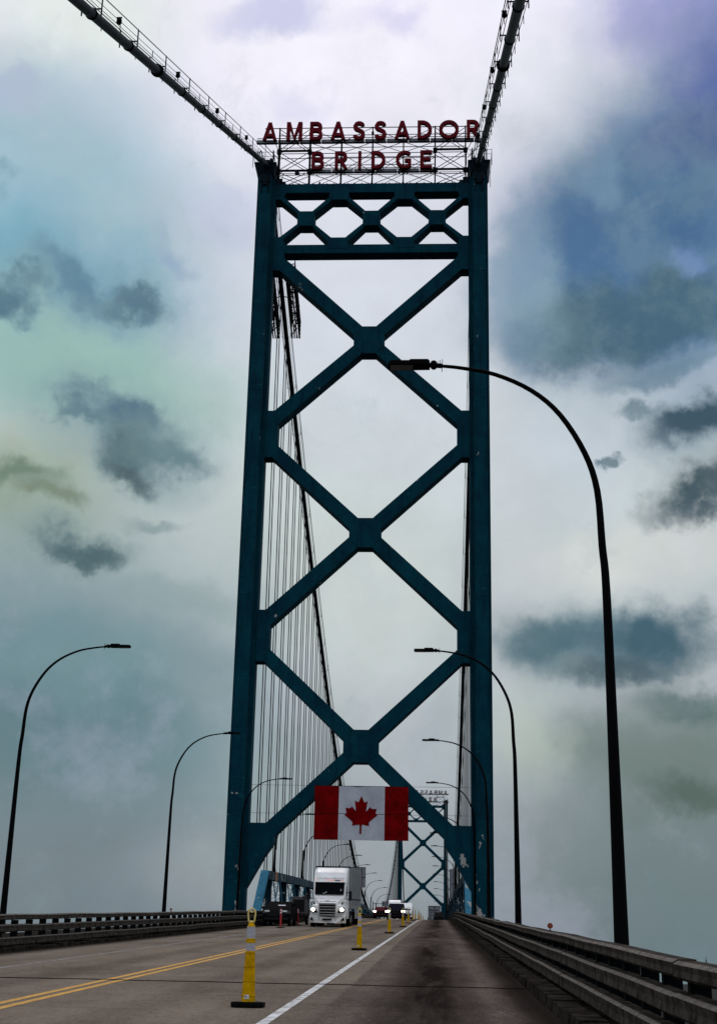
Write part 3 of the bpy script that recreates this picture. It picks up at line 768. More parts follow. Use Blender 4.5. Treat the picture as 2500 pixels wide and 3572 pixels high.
# maintenance baskets hung either side of the left cable
for t in (-1, 1):
    r = thing('cable_work_platform', 'dark maintenance cage hung on the %s side of the left main cable behind the tower' % ('left' if t < 0 else 'right'), 'work platform', (-CX+t*1.15, 13, cz(13)), 0, 'cable work platforms')
    off = tuple(r.location); fl = MB(); cg = MB(); ysq = [12.6+.72*i for i in range(13)]
    for i in range(12):
        a, b = ysq[i], ysq[i+1]
        for x in (-.5, .5):
            X_ = -CX+t*1.25+x
            for dz in (-1.0, -.5, 0, .5, 1.0): cg.bar((X_, a, cz(a)+dz), (X_, b, cz(b)+dz), .06)
            cg.bar((X_, a, cz(a)-1), (X_, a, cz(a)+1.05+.25*(i % 3 == 0)), .06)
            cg.bar((X_, a, cz(a)-1), (X_, b, cz(b)+(1 if i % 2 else 0)), .04)
        cg.bar((-CX+t*1.25-.5, a, cz(a)+1), (-CX+t*1.25+.5, a, cz(a)+1), .05)
        for j in range(4): fl.bar((-CX+t*1.25-.42+.27*j, a, cz(a)-1), (-CX+t*1.25-.42+.27*j, b, cz(b)-1), .16, .04)
    for q in range(46):
        i = random.randrange(12); a = ysq[i]; b = ysq[min(i+random.choice((0, 1, 2)), 12)]; u = -CX+t*1.25
        cg.bar((u+random.uniform(-.55, .55), a, cz(a)+random.uniform(-1.1, 1.2)), (u+random.uniform(-.55, .55), b, cz(b)+random.uniform(-1.1, 1.4)), random.uniform(.03, .1))
    cg.bar((-CX, ysq[6], cz(ysq[6])+.4), (-CX+t*.8, ysq[6], cz(ysq[6])+.2), .08)
    cg.build('cage', M_DARK, r, off=off); fl.build('deck', M_BLK, r, off=off)
# ------------------------------------------------------------------ stiffening trusses
for s in (-1, 1):
    xc = -10.62 if s < 0 else 10.1
    root = thing('stiffening_truss', 'blue steel truss with a sloping end panel, %s' % ('left of the white semi truck' if s < 0 else 'rising behind the right guardrail'), 'truss', (xc, 12, Zr(12)), 0, 'stiffening trusses of the main span')
    off = tuple(root.location); WD = .82
    ep = MB(); yb, yt = 11.0, 20.0
    def q(y, z): return (y, z)
    ep.prism([(yb-.35, Zr(yb)-1.2), (yb+.35, Zr(yb)-1.2), (yt+.4, chord_top(yt)-.05), (yt-.45, chord_top(yt)-.0)], xc-WD/2, xc+WD/2, plane='yz')
    ep.build('end_post', M_TRUSS, root, bevel=.03, off=off)
    cs = MB(); ys = [yt+.35+7.62*i for i in range(70)]
    rings = [[(xc-WD/2, y, chord_top(y)-.88), (xc+WD/2, y, chord_top(y)-.88), (xc+WD/2, y, chord_top(y)), (xc-WD/2, y, chord_top(y))] for y in ys]
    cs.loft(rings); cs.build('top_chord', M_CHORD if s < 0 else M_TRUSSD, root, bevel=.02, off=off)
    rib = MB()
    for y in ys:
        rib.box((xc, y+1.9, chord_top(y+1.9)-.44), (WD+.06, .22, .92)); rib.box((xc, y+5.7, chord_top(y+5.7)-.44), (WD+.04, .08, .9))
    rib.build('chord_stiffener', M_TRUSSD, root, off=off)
    for i in range(34):
        y = 22.6+15.24*i
        if y > 540: break
        v_ = MB(); v_.prism([(y-.28, Zr(y)-1), (y+.28, Zr(y)-1), (y+.28, chord_top(y)-.88), (y-.28, chord_top(y)-.88)], xc-WD/2+.03, xc+WD/2-.03, plane='yz')
        v_.prism([(y-.9, chord_top(y)-.87), (y+.9, chord_top(y)-.87), (y+.3, chord_top(y)-1.9), (y-.3, chord_top(y)-1.9)], xc-WD/2-.02, xc-WD/2+.02, plane='yz')
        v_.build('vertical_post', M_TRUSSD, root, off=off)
        # laced diagonals: two flanges with zig-zag lacing
        for a, b in (((y+.5, Zr(y)-1), (y+7.0, chord_top(y+7)-.9)), ((y+14.8, Zr(y+15)-1), (y+8.2, chord_top(y+8)-.9))):
            l_ = MB()
            for x in (xc-WD/2+.06, xc+WD/2-.06): l_.bar((x, a[0], a[1]), (x, b[0], b[1]), .07, .34)
            n = 12
            for j in range(n):
                t0, t1 = j/n, (j+1)/n; P0 = (a[0]+(b[0]-a[0])*t0, a[1]+(b[1]-a[1])*t0); P1 = (a[0]+(b[0]-a[0])*t1, a[1]+(b[1]-a[1])*t1)
                x0, x1 = (xc-WD/2+.06, xc+WD/2-.06) if j % 2 else (xc+WD/2-.06, xc-WD/2+.06)
                l_.bar((x0, P0[0]-.1, P0[1]), (x1, P1[0]-.1, P1[1]), .06, .03)
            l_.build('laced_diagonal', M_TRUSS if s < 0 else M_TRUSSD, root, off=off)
# orange inspection panel on the left truss
pl = MB(); pl.box((-10.2, 26.5, chord_top(26.5)-.45), (.05, 1.5, .95)); o = pl.build('orange_panel', mat('orange_panel_paint', (.35, .13, .03), .8)); tag(o, 'small rusty orange panel on the side of the left blue truss', 'panel')
# ------------------------------------------------------------------ street lamps
ORD = ['nearest', 'second nearest', 'third nearest', 'fourth nearest', 'fifth nearest', 'sixth nearest', 'seventh nearest', 'eighth nearest', 'ninth nearest', 'tenth nearest', 'eleventh nearest', 'twelfth nearest', 'thirteenth nearest', 'fourteenth nearest', 'fifteenth nearest', 'sixteenth nearest', 'seventeenth nearest', 'eighteenth nearest', 'nineteenth nearest', 'twentieth nearest']
def make_lamp(H, first_label, loc, rz):
    r = thing('street_lamp', first_label, 'street lamp', loc, rz, 'curved street lamps along the bridge')
    # arm reaches towards -x; heights measured from the pole foot (H = arm height)
    pts = [(0, 0), (-.02, .3*H), (-.05, H*.6), (-.1, H-3.9), (-.16, H-2.75), (-.38, H-1.95), (-.85, H-1.12), (-1.42, H-.58), (-2.15, H-.22), (-2.85, H-.07), (-3.3, H-.02)]
    # smooth by Catmull-Rom
    P = [Vector((a, 0, b)) for a, b in pts]; sm = []
    for i in range(len(P)-1):
        p0, p1, p2, p3 = P[max(i-1, 0)], P[i], P[i+1], P[min(i+2, len(P)-1)]
        for t in (0, .25, .5, .75): sm.append(.5*((2*p1)+(-p0+p2)*t+(2*p0-5*p1+4*p2-p3)*t*t+(-p0+3*p1-3*p2+p3)*t**3))
    sm.append(P[-1]); n = len(sm); L = [0]
    for i in range(1, n): L.append(L[-1]+(sm[i]-sm[i-1]).length)
    rs = [.145-.110*(l/L[-1])**.85 for l in L]
    MB().tube(sm, rs, 12).build('pole', M_LAMP, r, smooth=True)
    MB().lathe([(.26, 0), (.26, .05), (.19, .08), (.17, .45), (.145, .5)], n=12).box((0, 0, .02), (.5, .5, .04)).build('base', M_LAMP, r)
    k = MB(); z = H; k.tube([(-3.25, 0, z-.02), (-3.55, 0, z)], .055, 8); k.tube([(-3.42, -.09, z), (-3.42, .09, z)], .07, 10)
    for i, x in enumerate((-3.24, -3.29, -3.34)): k.bar((x, 0, z), (x, 0, z+.13-.02*i), .012)
    k.bar((-3.25, 0, z-.15), (-3.25, 0, z), .015); k.build('bracket', M_LAMP, r)
    hd = MB(); hd.prism([(-3.5, -.16), (-3.5, .16), (-3.9, .175), (-4.3, .17), (-4.36, .1), (-4.36, -.1), (-4.3, -.17), (-3.9, -.175)], z-.045, z+.04, plane='xy')
    hd.box((-3.72, 0, z+.055), (.4, .24, .05))
    for yy in (-.08, -.03, .03, .08): hd.box((-3.72, yy, z+.09), (.36, .012, .03))
    h_ = hd.build('lamp_head', M_LAMP, r, bevel=.012)
    ln = MB(); ln.box((-4.08, 0, z-.05), (.46, .25, .02)); ln.build('lens', M_LENS, h_)
    return r
lampA = make_lamp(12.2, 'tall dark curved street lamp beyond the right guardrail, largest and nearest of all', (10.3, -100.9, Zr(-100.9)), 0)
sidetxt = {1: 'right', -1: 'left'}
idx = {1: 1, -1: 0}
for s, y in ((1, -67.5), (1, -33.5), (1, -.3), (-1, -70.2), (-1, -36), (-1, -2.2)):
    lab = 'curved street lamp beyond the %s guardrail, %s on that side' % (sidetxt[s], ORD[idx[s]]); idx[s] += 1
    sc_z = {-70.2: .965}.get(y, 1.0)
    dup(lampA, (s*10.3, y, Zr(y)), 0 if s > 0 else PI, lab, scale=(1, 1, sc_z))
lampB = None
for i in range(16):
    y = 29+33.0*i
    if y > 545: break
    for s in (-1, 1):
        x = -10.75 if s < 0 else 10.3
        lab = 'curved street lamp standing on the %s blue truss, %s lamp on that side' % (sidetxt[s], ORD[min(idx[s], 19)]); idx[s] += 1
        loc = (x, y, chord_top(y))
        if lampB is None: lampB = make_lamp(6.3, lab, loc, PI)
        else: dup(lampB, loc, 0 if s > 0 else PI, lab)
# ------------------------------------------------------------------ flag
flag = thing('canada_flag', 'large red and white maple leaf flag hung across the lowest brace of the nearest tower', 'flag', (0.17, -.35, 11.2))
fo = tuple(flag.location)
def fy(x, z): return -.42 + .085*math.sin(x*1.1+z*.5) + .045*math.sin(x*2.7+1.3*z) + .05*(1-(z-11.2)/4.7)*math.sin(x*.8+1)
def sheet(x0, x1, z0, z1, nx, nz, dy=0):
    mb = MB(); vs = []
    for j in range(nz+1):
        for i in range(nx+1):
            x = x0+(x1-x0)*i/nx; z = z0+(z1-z0)*j/nz
            sag = -.05*(j/nz)*0 + (.04*math.sin(PI*(x+4)/8.4) if j == nz and False else 0)
            vs.append((x + .05*(1-j/nz)*(1 if x > 4.3 else 0), fy(x, z)+dy, z+sag))
    fs = [(j*(nx+1)+i, j*(nx+1)+i+1, (j+1)*(nx+1)+i+1, (j+1)*(nx+1)+i) for j in range(nz) for i in range(nx)]
    mb.add(vs, fs); return mb
ZF = (11.18, 15.90)
for nm, a, b, m in (('red_band', -4.02, -1.84, M_FRED), ('white_panel', -1.84, 2.27, M_FWHITE), ('red_band', 2.27, 4.37, M_FRED)):
    sheet(a, b, ZF[0], ZF[1], 16, 24).build(nm, m, flag, smooth=True, off=fo)
sheet(-4.0, 4.35, 13.46, 13.50, 40, 1, -.012).build('seam', M_SEAM, flag, off=fo)
leafpx = [(812,178),(836,240),(855,285),(872,284),(912,262),(900,340),(888,425),(895,430),(925,395),(957,355),(975,386),(1000,392),(1060,390),(1045,450),(1045,468),(1078,492),(1010,545),(942,605),(936,625),(948,668),(890,660),(822,648),(820,720),(820,800),(790,800),(790,720),(790,650),(730,658),(668,668),(676,630),(668,605),(600,545),(540,495),(572,470),(572,450),(556,380),(620,388),(640,382),(657,350),(690,392),(718,428),(725,422),(716,340),(707,258),(750,282),(765,284),(785,240)]
lp = [(-4.02+(x-45)*.005484, 15.9-(y-28)*.00539) for x, y in leafpx]
bm = bmesh.new(); vv = [bm.verts.new((x, 0, z)) for x, z in lp]; bm.faces.new(vv)
for k in range(-10, 12):
    bmesh.ops.bisect_plane(bm, geom=bm.verts[:]+bm.edges[:]+bm.faces[:], plane_co=(k*.2+.15, 0, 0), plane_no=(1, 0, 0))
for k in range(56, 80):
    bmesh.ops.bisect_plane(bm, geom=bm.verts[:]+bm.edges[:]+bm.faces[:], plane_co=(0, 0, k*.2+.05), plane_no=(0, 0, 1))
bmesh.ops.triangulate(bm, faces=bm.faces)
lm = MB(); bm.verts.index_update(); lm.add([(q.co.x, fy(q.co.x, q.co.z)-.035, q.co.z) for q in bm.verts], [tuple(k.index for k in f.verts) for f in bm.faces]); bm.free()
lm.build('maple_leaf', M_FRED, flag, off=fo)
rp = MB()
for x, z in ((-4.02, 15.9), (4.37, 15.9)): rp.tube([(x, fy(x, z), z), (x+(.25 if x < 0 else -.3), -.06, z+.28)], .02, 5)
rp.tube([(-4.05, fy(-4.05, 15.9)-.01, 15.92), (0, fy(0, 15.9)-.01, 15.91), (4.4, fy(4.4, 15.9)-.01, 15.92)], .03, 5)
rp.build('hanging_rope', M_ROPE, flag, off=fo)
# thin guy wires strung across the portal either side of the flag
for z, lab in ((16.0, 'thin wire strung across the portal above the flag'), (13.5, 'thin wire strung across the portal behind the flag seam')):
    o = MB().tube([(-9.9, .1, z), (9.9, .1, z)], .013, 4).build('guy_wire', M_ROPE); tag(o, lab, 'wire')
# ------------------------------------------------------------------ traffic cones
def cone_build(loc, label):
    r = thing('delineator_cone', label, 'traffic cone', loc, 0, 'yellow looper cones along the white line')
    MB().prism([(-.23,-.14),(-.14,-.22),(.14,-.22),(.23,-.14),(.23,.14),(.14,.22),(-.14,.22),(-.23,.14)], 0, .07, plane='xy').build('base', M_RUB, r, bevel=.015)
    prof = [(.102, .065)]; zs = [(.065,.16,.100,.097),(.16,.355,.094,.088),(.355,.55,.085,.079),(.55,.74,.076,.070)]
    prof = []
    for z0, z1, a, b in zs: prof += [(a, z0), (b, z1-.018), (b+.006, z1-.014), (b+.006, z1-.002), (b-.004, z1)]
    prof += [(.064, .76), (.062, .80), (.056, 1.07), (.055, 1.10), (.035, 1.13), (.028, 1.15)]
    MB().lathe(prof, n=24).build('body', M_YEL, r, smooth=False)
    for z0, z1, a, b in ((.755, .86, .0665, .065), (.925, 1.085, .0635, .0605)):
        MB().lathe([(a, z0), (b, z1)], n=24).build('reflective_sleeve', M_REFL, r)
    MB().lathe([(.065, .862), (.068, .865), (.067, .912), (.072, .916), (.064, .924)], n=24).build('collar', M_YEL, r)
    h = MB(); loop = [(-.026,1.13),(-.042,1.17),(-.048,1.22),(-.052,1.27),(-.045,1.31),(-.02,1.335),(.02,1.335),(.045,1.31),(.052,1.27),(.048,1.22),(.042,1.17),(.026,1.13)]
    h.tube([(x, 0, z) for x, z in loop], .0125, 8); h.tube([(-.03, 0, 1.15), (.03, 0, 1.15)], .02, 8); h.tube([(-.03, 0, 1.3), (0, 0, 1.285), (.03, 0, 1.3)], .012, 6)
    h.build('handle', M_YEL2, r, smooth=True)
    st = MB(); st.add([(.10*math.sin(a), -.1035*math.cos(a), z) for z in (.11, .165) for a in (-.55, -.25, .0, .2)], [(0,1,5,4),(1,2,6,5),(2,3,7,6)]); sk_ = st.build('sticker', M_WTAPE, r)
    em = MB(); em.add([(.10*math.sin(a)*1.005, -.1042*math.cos(a), z) for z, a in ((.12,-.42),(.12,-.02),(.135,-.05),(.15,-.15),(.155,-.25),(.15,-.32),(.135,-.4))], [(0,1,2,3,4,5,6)]); em.build('emblem', M_BLK, sk_)
    return r
CP = [(4.33, -106.65), (4.43, -79.3), (4.39, -48.0), (4.5, -22.0), (4.42, 2.5), (4.36, 29.5), (4.3, 52), (4.32, 78), (4.34, 92), (4.3, 118), (4.35, 146)]
cone = None
for i, (x, y) in enumerate(CP):
    lab = 'yellow looper traffic cone on a black rubber base, %s in the row' % ORD[i]
    if cone is None: cone = cone_build((x, y, Zr(y)+.001), 'large yellow traffic cone with grey bands, looped handle and sticker, nearest in the row')
    else: dup(cone, (x, y, Zr(y)+.001), random.uniform(-.6, .6), lab)
CH.clear()
def redpost(x, y, lab):
    r = thing('red_delineator_post', lab, 'delineator post', (x, y, Zr(y)), 0, 'red delineator posts by the left lane')
    MB().lathe([(.32, 0), (.32, .02), (.22, .05), (.08, .07)], n=16).build('base', M_RUB, r)
    MB().lathe([(.055, .06), (.05, 1.12), (.035, 1.16)], n=12).build('post', M_DEL, r)
    for z in (.88, 1.02): MB().lathe([(.057, z), (.057, z+.08)], n=12).build('white_band', M_WTAPE, r)
redpost(-2.75, -36.9, 'red post on a round black base in front of the parked black vehicle, nearer one')
redpost(-2.78, -25.4, 'red post on a round black base beside the white truck headlight, farther one')
# ------------------------------------------------------------------ vehicles
def wheel(mb_parent, x, y, r, wd, name='wheel'):
    w_ = MB().tube([(x-wd/2, y, r), (x+wd/2, y, r)], r, 20); o = w_.build(name, M_TYRE, mb_parent, bevel=.02)
    MB().tube([(x-wd/2-.01, y, r), (x+wd/2+.01, y, r)], r*.55, 14).build('rim', M_CHROME, o); return o
def rr(x, z0, z1, y, c=.08, n=3, tap=1.0):           # rounded rectangle ring in xz at depth y, half width x
    pts = []
    for cx_, cz_, a0 in ((x-c, z1-c, 0), (-x+c, z1-c, 90), (-x+c, z0+c, 180), (x-c, z0+c, 270)):
        for k in range(n+1):
            a = math.radians(a0+90*k/n); pts.append((cx_+c*math.cos(a), y, cz_+c*math.sin(a)))
    return pts
def semi(loc, rz, label, far=False, sign_spot=False):
    """nose towards -y, foot at the road, box trailer behind"""
    r = thing('semi_truck', label, 'truck', loc, rz, 'white semi trucks coming over the bridge')
    cab = MB()
    # sleeper cab: windscreen leans back, roof fairing sweeps up and back
    cab.loft([rr(.98, .95, 1.95, 1.55, .1), rr(1.08, .6, 2.12, 1.72, .1), rr(1.12, .55, 2.95, 2.15, .1), rr(1.13, .55, 3.12, 2.3, .14), rr(1.14, .55, 3.62, 2.8, .2), rr(1.15, .55, 3.92, 3.5, .2), rr(1.17, .55, 3.98, 4.3, .12)])
    b_ = cab.build('cab', M_WHITE, r, smooth=False, bevel=.01)
    hood = MB(); hood.loft([rr(.52, 1.0, 1.50, .12, .08), rr(.62, .8, 1.62, .3, .1), rr(.80, .7, 1.80, .9, .12), rr(.92, .6, 1.97, 1.62, .12)]); hood.build('hood', M_WHITE, r, smooth=False, bevel=.02)
    for s in (-1, 1):
        f_ = MB(); f_.loft([[(s*.50, .25, .62), (s*1.16, .38, .62), (s*1.19, .42, 1.15), (s*.95, .42, 1.4), (s*.52, .3, 1.42)], [(s*.50, 1.0, .7), (s*1.23, 1.0, .72), (s*1.23, 1.05, 1.2), (s*1.02, 1.05, 1.52), (s*.52, 1.0, 1.7)], [(s*.50, 1.7, .7), (s*1.2, 1.7, .72), (s*1.2, 1.7, 1.2), (s*1.05, 1.7, 1.55), (s*.52, 1.7, 1.85)]])
        f_.build('fender', M_WHITE, r, bevel=.02)
        hl = MB(); hl.prism([(s*.66, .92), (s*1.14, .98), (s*1.17, 1.28), (s*.98, 1.32), (s*.72, 1.05)], .22, .5); h_ = hl.build('headlight', M_BLK, r)
        MB().lathe([(.12, 0), (.12, .02)], n=14).build('lamp', M_HEAD, h_).matrix_local = Matrix.Translation((s*.97, .215, 1.14)) @ Matrix.Rotation(PI/2, 4, 'X')
        vn = MB(); vn.prism([(s*.78, 1.42), (s*.98, 1.66), (s*1.05, 1.66), (s*.83, 1.36)], .75, .95); vn.build('hood_mirror', M_BLK, r)
        mm = MB(); mm.box((s*1.12, .72, 1.72), (.22, .12, .16)); mm.bar((s*1.1, .75, 1.66), (s*.95, 1.0, 1.45), .04); mm.build('hood_mirror_head', M_WHITE, r)
        sm_ = MB(); sm_.box((s*1.42, 1.75, 2.05), (.2, .14, .62)); sm_.bar((s*1.1, 1.95, 2.25), (s*1.42, 1.78, 2.3), .04); sm_.bar((s*1.1, 1.95, 1.85), (s*1.42, 1.78, 1.8), .04); sm_.build('side_mirror', M_BLK, r)
        sw = MB(); sw.prism([(2.25, 2.02), (2.85, 2.02), (2.85, 2.72), (2.42, 2.72)], s*1.115, s*1.145, plane='yz'); sw.build('side_window', M_GLASS, r)
        dr = MB(); dr.box((s*1.16, 3.55, 1.0), (.06, 1.6, .9)); dr.build('side_skirt', M_WHITE, r)
        sk2 = MB(); sk2.box((s*1.0, 2.4, .75), (.34, .9, .5)); sk2.build('fuel_step', M_CHROME, r)
    ws = MB(); ws.add([(-.98, 1.70, 2.13), (.98, 1.70, 2.13), (1.0, 2.12, 2.86), (-1.0, 2.12, 2.86), (-.98, 1.60, 2.13), (.98, 1.60, 2.13), (1.0, 2.03, 2.90), (-1.0, 2.03, 2.90)], [(4,5,6,7),(0,3,2,1),(0,1,5,4),(1,2,6,5),(2,3,7,6),(3,0,4,7)])
    ws.build('windscreen', M_GLASS, r)
    if not far:
        d_ = MB(); d_.box((-.3, 1.62, 2.24), (.3, .01, .06), ry=-.4); d_.box((.78, 1.74, 2.42), (.1, .01, .16)); d_.build('painted_reflection', mat('glass_reflection_pale', (.25, .27, .3), .5), r)  # pale patches on the windscreen, glass reflections painted as colour
    gr = MB(); gr.box((0, .14, 1.12), (1.06, .12, .86), M_BLK)
    for i, z in enumerate((.78, .96, 1.14, 1.32, 1.5)): gr.box((0, .065, z), (1.02 if i < 4 else 1.1, .05, .045), M_CHROME)
    gr.build('grille', None, r)
    lg = MB(); lg.box((0, .2, 1.71), (.26, .02, .035)); lg.build('badge', M_BLK, r)
    bp_ = MB(); bp_.loft([[(x, y, z) for x, y, z in ((-1.22, .42, .28), (-1.22, .3, .74), (-.6, .06, .74), (.6, .06, .74), (1.22, .3, .74), (1.22, .42, .28), (.6, .16, .28), (-.6, .16, .28))], [(x, .75, z) for x, z in ((-1.22, .28), (-1.22, .74), (-.6, .74), (.6, .74), (1.22, .74), (1.22, .28), (.6, .28), (-.6, .28))]])
    bp_.build('bumper', M_WHITE, r)
    gb = MB(); gb.box((0, .03, .50), (.62, .06, .12), M_BLK)
    for s in (-1, 1):
        gb.prism([(s*.92, .42), (s*1.12, .44), (s*1.14, .58), (s*1.04, .64)], .17, .3, M_BLK)
        gb.bar((s*.56, .0, .42), (s*.56, .0, 1.55), .055, m=M_CHROME); gb.bar((s*.56, .02, .80), (s*1.1, .22, .84), .05, m=M_CHROME)
    gb.bar((-.56, 0, .80), (.56, 0, .80), .05, m=M_CHROME); gb.build('grille_guard', None, r)
    mk = MB()
    for x in (-.95, -.18, 0, .18, .8): mk.box((x, 2.26, 3.10), (.07, .08, .05))
    mk.build('marker_light', M_AMBER, r)
    if not far:
        lb = MB(); lb.box((.5, 2.21, 3.08), (.36, .03, .07)); lb.build('roof_plate', M_TRAIL, r)
        vs_ = MB(); vs_.box((0, 2.10, 2.93), (2.06, .22, .05)); vs_.build('sun_visor', M_BLK, r)
    if not far:
        dl = MB()
        for s in (-1, 1):
            dl.box((s*1.143, 2.95, 1.7), (.012, .03, 2.3)); dl.box((s*1.15, 3.6, 2.9), (.012, 1.2, .025)); dl.box((s*1.0, 7.6, .35), (.5, .03, .5)); dl.box((s*.3, 2.3, 3.25), (.02, .3, .02))
        dl.box((0, 2.26, 3.22), (1.9, .03, .02)); dl.box((0, .1, 1.66), (1.14, .05, .03)); dl.build('panel_seam', M_BLK, r)
    fl_ = MB(); fl_.box((0, 4.4, .72), (.9, 7.5, .2)); fl_.box((0, 4.7, .55), (.3, 5.5, .2)); fl_.build('chassis', M_BLK, r)
    for s in (-1, 1):
        wheel(r, s*1.02, 1.1, .5, .3)
        for y in (5.6, 6.9): wheel(r, s*.98, y, .5, .5)
        for y in (16.2, 17.5): wheel(r, s*.98, y, .5, .5)
    t_ = MB(); t_.box((0, 11.6, 2.62), (2.56, 13.6, 2.86)); t_.build('trailer', M_TRAIL, r, bevel=.04)
    tt = MB()
    tt.box((0, 4.79, 4.02), (2.5, .06, .06)); tt.box((1.29, 11.6, 1.85), (.02, 13.4, .09)); tt.box((-1.29, 11.6, 1.85), (.02, 13.4, .09))
    tt.box((0, 11.6, 4.07), (2.4, 13.3, .04))
    for y in range(6, 18, 1): tt.box((1.284, y, 2.7), (.012, .05, 2.6)); tt.box((-1.284, y, 2.7), (.012, .05, 2.6))
    tt.build('trailer_trim', M_BLK, r)
    p_ = MB(); p_.box((1.29, 12.5, .85), (.03, 5.2, .7)); p_.box((-1.29, 12.5, .85), (.03, 5.2, .7)); p_.build('trailer_skirt', M_TRAIL, r)
    return r
t1 = semi((-.37, -30.2, Zr(-30.2)), 0, 'big white semi truck with headlights on and grey box trailer, beside the parked dark vehicles')
t1.rotation_euler = (math.atan(GR), 0, 0)
t2 = semi((-.9, 140, Zr(140)), 0, 'distant white semi truck rising behind the dark pickup under the far tower', far=True)
def pickup(loc, rz, label, paint, lights=True, H=1.85, Wd=1.98, suv=False, name='pickup_truck', cat='pickup truck', front=True):
    r = thing(name, label, cat, loc, rz, None); hw = Wd/2
    b_ = MB(); b_.loft([rr(hw*.93, .45, 1.0, 0, .1), rr(hw, .4, 1.12, .15, .1), rr(hw, .4, 1.18, 1.3, .08), rr(hw, .4, 1.18, 5.2, .08), rr(hw*.97, .45, 1.12, 5.45, .08)])
    b_.build('body', paint, r, bevel=.01)
    e0 = 5.1 if suv else 3.7
    cb = MB(); cb.loft([rr(hw*.92, 1.1, 1.2, 1.2, .04), rr(hw*.80, 1.12, H-.02, 2.0, .08), rr(hw*.80, 1.12, H, 2.8, .08), rr(hw*.82, 1.12, H-.03, e0, .08), rr(hw*.9, 1.12, 1.2, e0+.3, .04)])
    cb.build('cabin', paint, r, bevel=.01)
    g_ = MB(); g_.add([(-hw*.84, 1.29, 1.22), (hw*.84, 1.29, 1.22), (hw*.72, 1.93, H-.1), (-hw*.72, 1.93, H-.1)], [(0,1,2,3)]); g_.add([(-hw*.84, 1.33, 1.2), (hw*.84, 1.33, 1.2), (hw*.72, 1.99, H-.12), (-hw*.72, 1.99, H-.12)], [(0,3,2,1)]); g_.build('windscreen', M_GLASS, r)
    rw = MB(); rw.box((0, e0+.16, (1.2+H)/2), (hw*1.4, .04, (H-1.3)), rx=.5); rw.build('rear_window', M_GLASS, r)
    gl = MB(); gl.box((0, -.01, .82), (hw*1.25, .05, .34)); gl.box((0, 0.02, .5), (hw*1.7, .06, .16)); gl.build('grille', M_BLK, r)
    for s in (-1, 1):
        h_ = MB(); h_.box((s*hw*.78, .02, .93), (.36, .08, .2)); h_.build('headlight', M_HEAD if lights else M_LENS, r)
        mi_ = MB(); mi_.box((s*(hw+.12), 1.55, 1.25), (.2, .1, .17)); mi_.build('side_mirror', M_BLK, r)
        tl = MB(); tl.box((s*hw*.9, 5.46, .95), (.14, .04, .3)); tl.build('tail_light', M_MAROON, r)
        for y in (1.0, 4.4): wheel(r, s*(hw-.14), y, .38, .26)
    pl_ = MB(); pl_.box((0, 5.47, .75), (.32, .02, .15)); pl_.build('number_plate', M_WTAPE, r)
    return r
pickup((2.57, 28, Zr(28)), 0, 'dark blue pickup with bright headlights in front of the distant white truck', M_NAVY)
pickup((-.35, 62, Zr(62)), 0, 'dark red car with headlight on, left of the dark blue pickup', M_MAROON, H=1.6, suv=True, name='car', cat='car')
pickup((7.3, 138, Zr(138)), 0, 'black car driving away in the right lane below the lettered box truck', M_BLACKP, lights=False, suv=True, H=1.8, name='sport_utility_car', cat='car')
pk = pickup((-3.75, -30.5, Zr(-30.5)), 0, 'black utility vehicle with pale strips parked by the left guardrail', M_BLACKP, lights=False, suv=True, H=1.72, Wd=1.9, name='parked_car', cat='car')
rf = MB(); rf.box((.2, 1.52, 1.42), (.5, .02, .09), rx=-.8); rf.build('pale_strip', M_WTAPE, pk)
rf = MB(); rf.box((-.62, -.03, .98), (.32, .02, .1)); rf.box((.55, -.03, .98), (.32, .02, .1)); rf.build('pale_strip', M_WTAPE, pk)  # pale strips stand for reflections and a licence plate, put into the colour
# message board trailer behind it
mbt = thing('message_board_trailer', 'dark square message board on a trailer, between the parked black car and white semi', 'board trailer', (-3.15, -20.5, Zr(-20.5)))
MB().box((0, 0, 1.42), (1.35, .12, 1.15)).build('board_frame', mat('board_grey', (.07, .07, .075), .7), mbt, bevel=.02)
MB().box((-.05, -.065, 1.36), (.82, .02, .86)).build('screen', M_BLK, mbt)
MB().box((0, 0, .6), (.9, 1.8, .25)).bar((0, .1, .6), (0, .1, 1.3), .12).bar((0, .9, .55), (0, 2.1, .45), .08).build('trailer_frame', M_BLK, mbt)
for s in (-1, 1): wheel(mbt, s*.55, 0, .32, .18)
MB().lathe([(.08, 0), (.1, .15), (.05, .22)], (.5, 0, 2.0), 10).box((.45, 0, 1.99), (.5, .3, .1)).build('beacon', M_LENS, mbt)
# white camper van in the oncoming lane
vn = thing('camper_van', 'white round-nosed van between the dark blue pickup and the receding cones', 'van', (1.75, 112, Zr(112)))
MB().loft([rr(1.0, .5, 1.2, 0, .1), rr(1.1, .45, 1.6, .2, .15), rr(1.15, .42, 2.1, .6, .3), rr(1.15, .42, 2.75, 1.4, .35), rr(1.15, .42, 2.85, 3, .3), rr(1.15, .42, 2.85, 7, .25)]).build('body', M_WHITE, vn, smooth=False, bevel=.01)
MB().box((0, .32, 1.55), (1.7, .1, .5), rx=.6).build('windscreen', M_GLASS, vn)
MB().box((0, -.02, .75), (1.5, .08, .5)).build('grille', M_BLK, vn)
for s in (-1, 1):
    MB().box((s*.85, -.02, .95), (.25, .08, .18)).build('headlight', M_LENS, vn)
    for y in (1.1, 5.6): wheel(vn, s*.98, y, .38, .26)
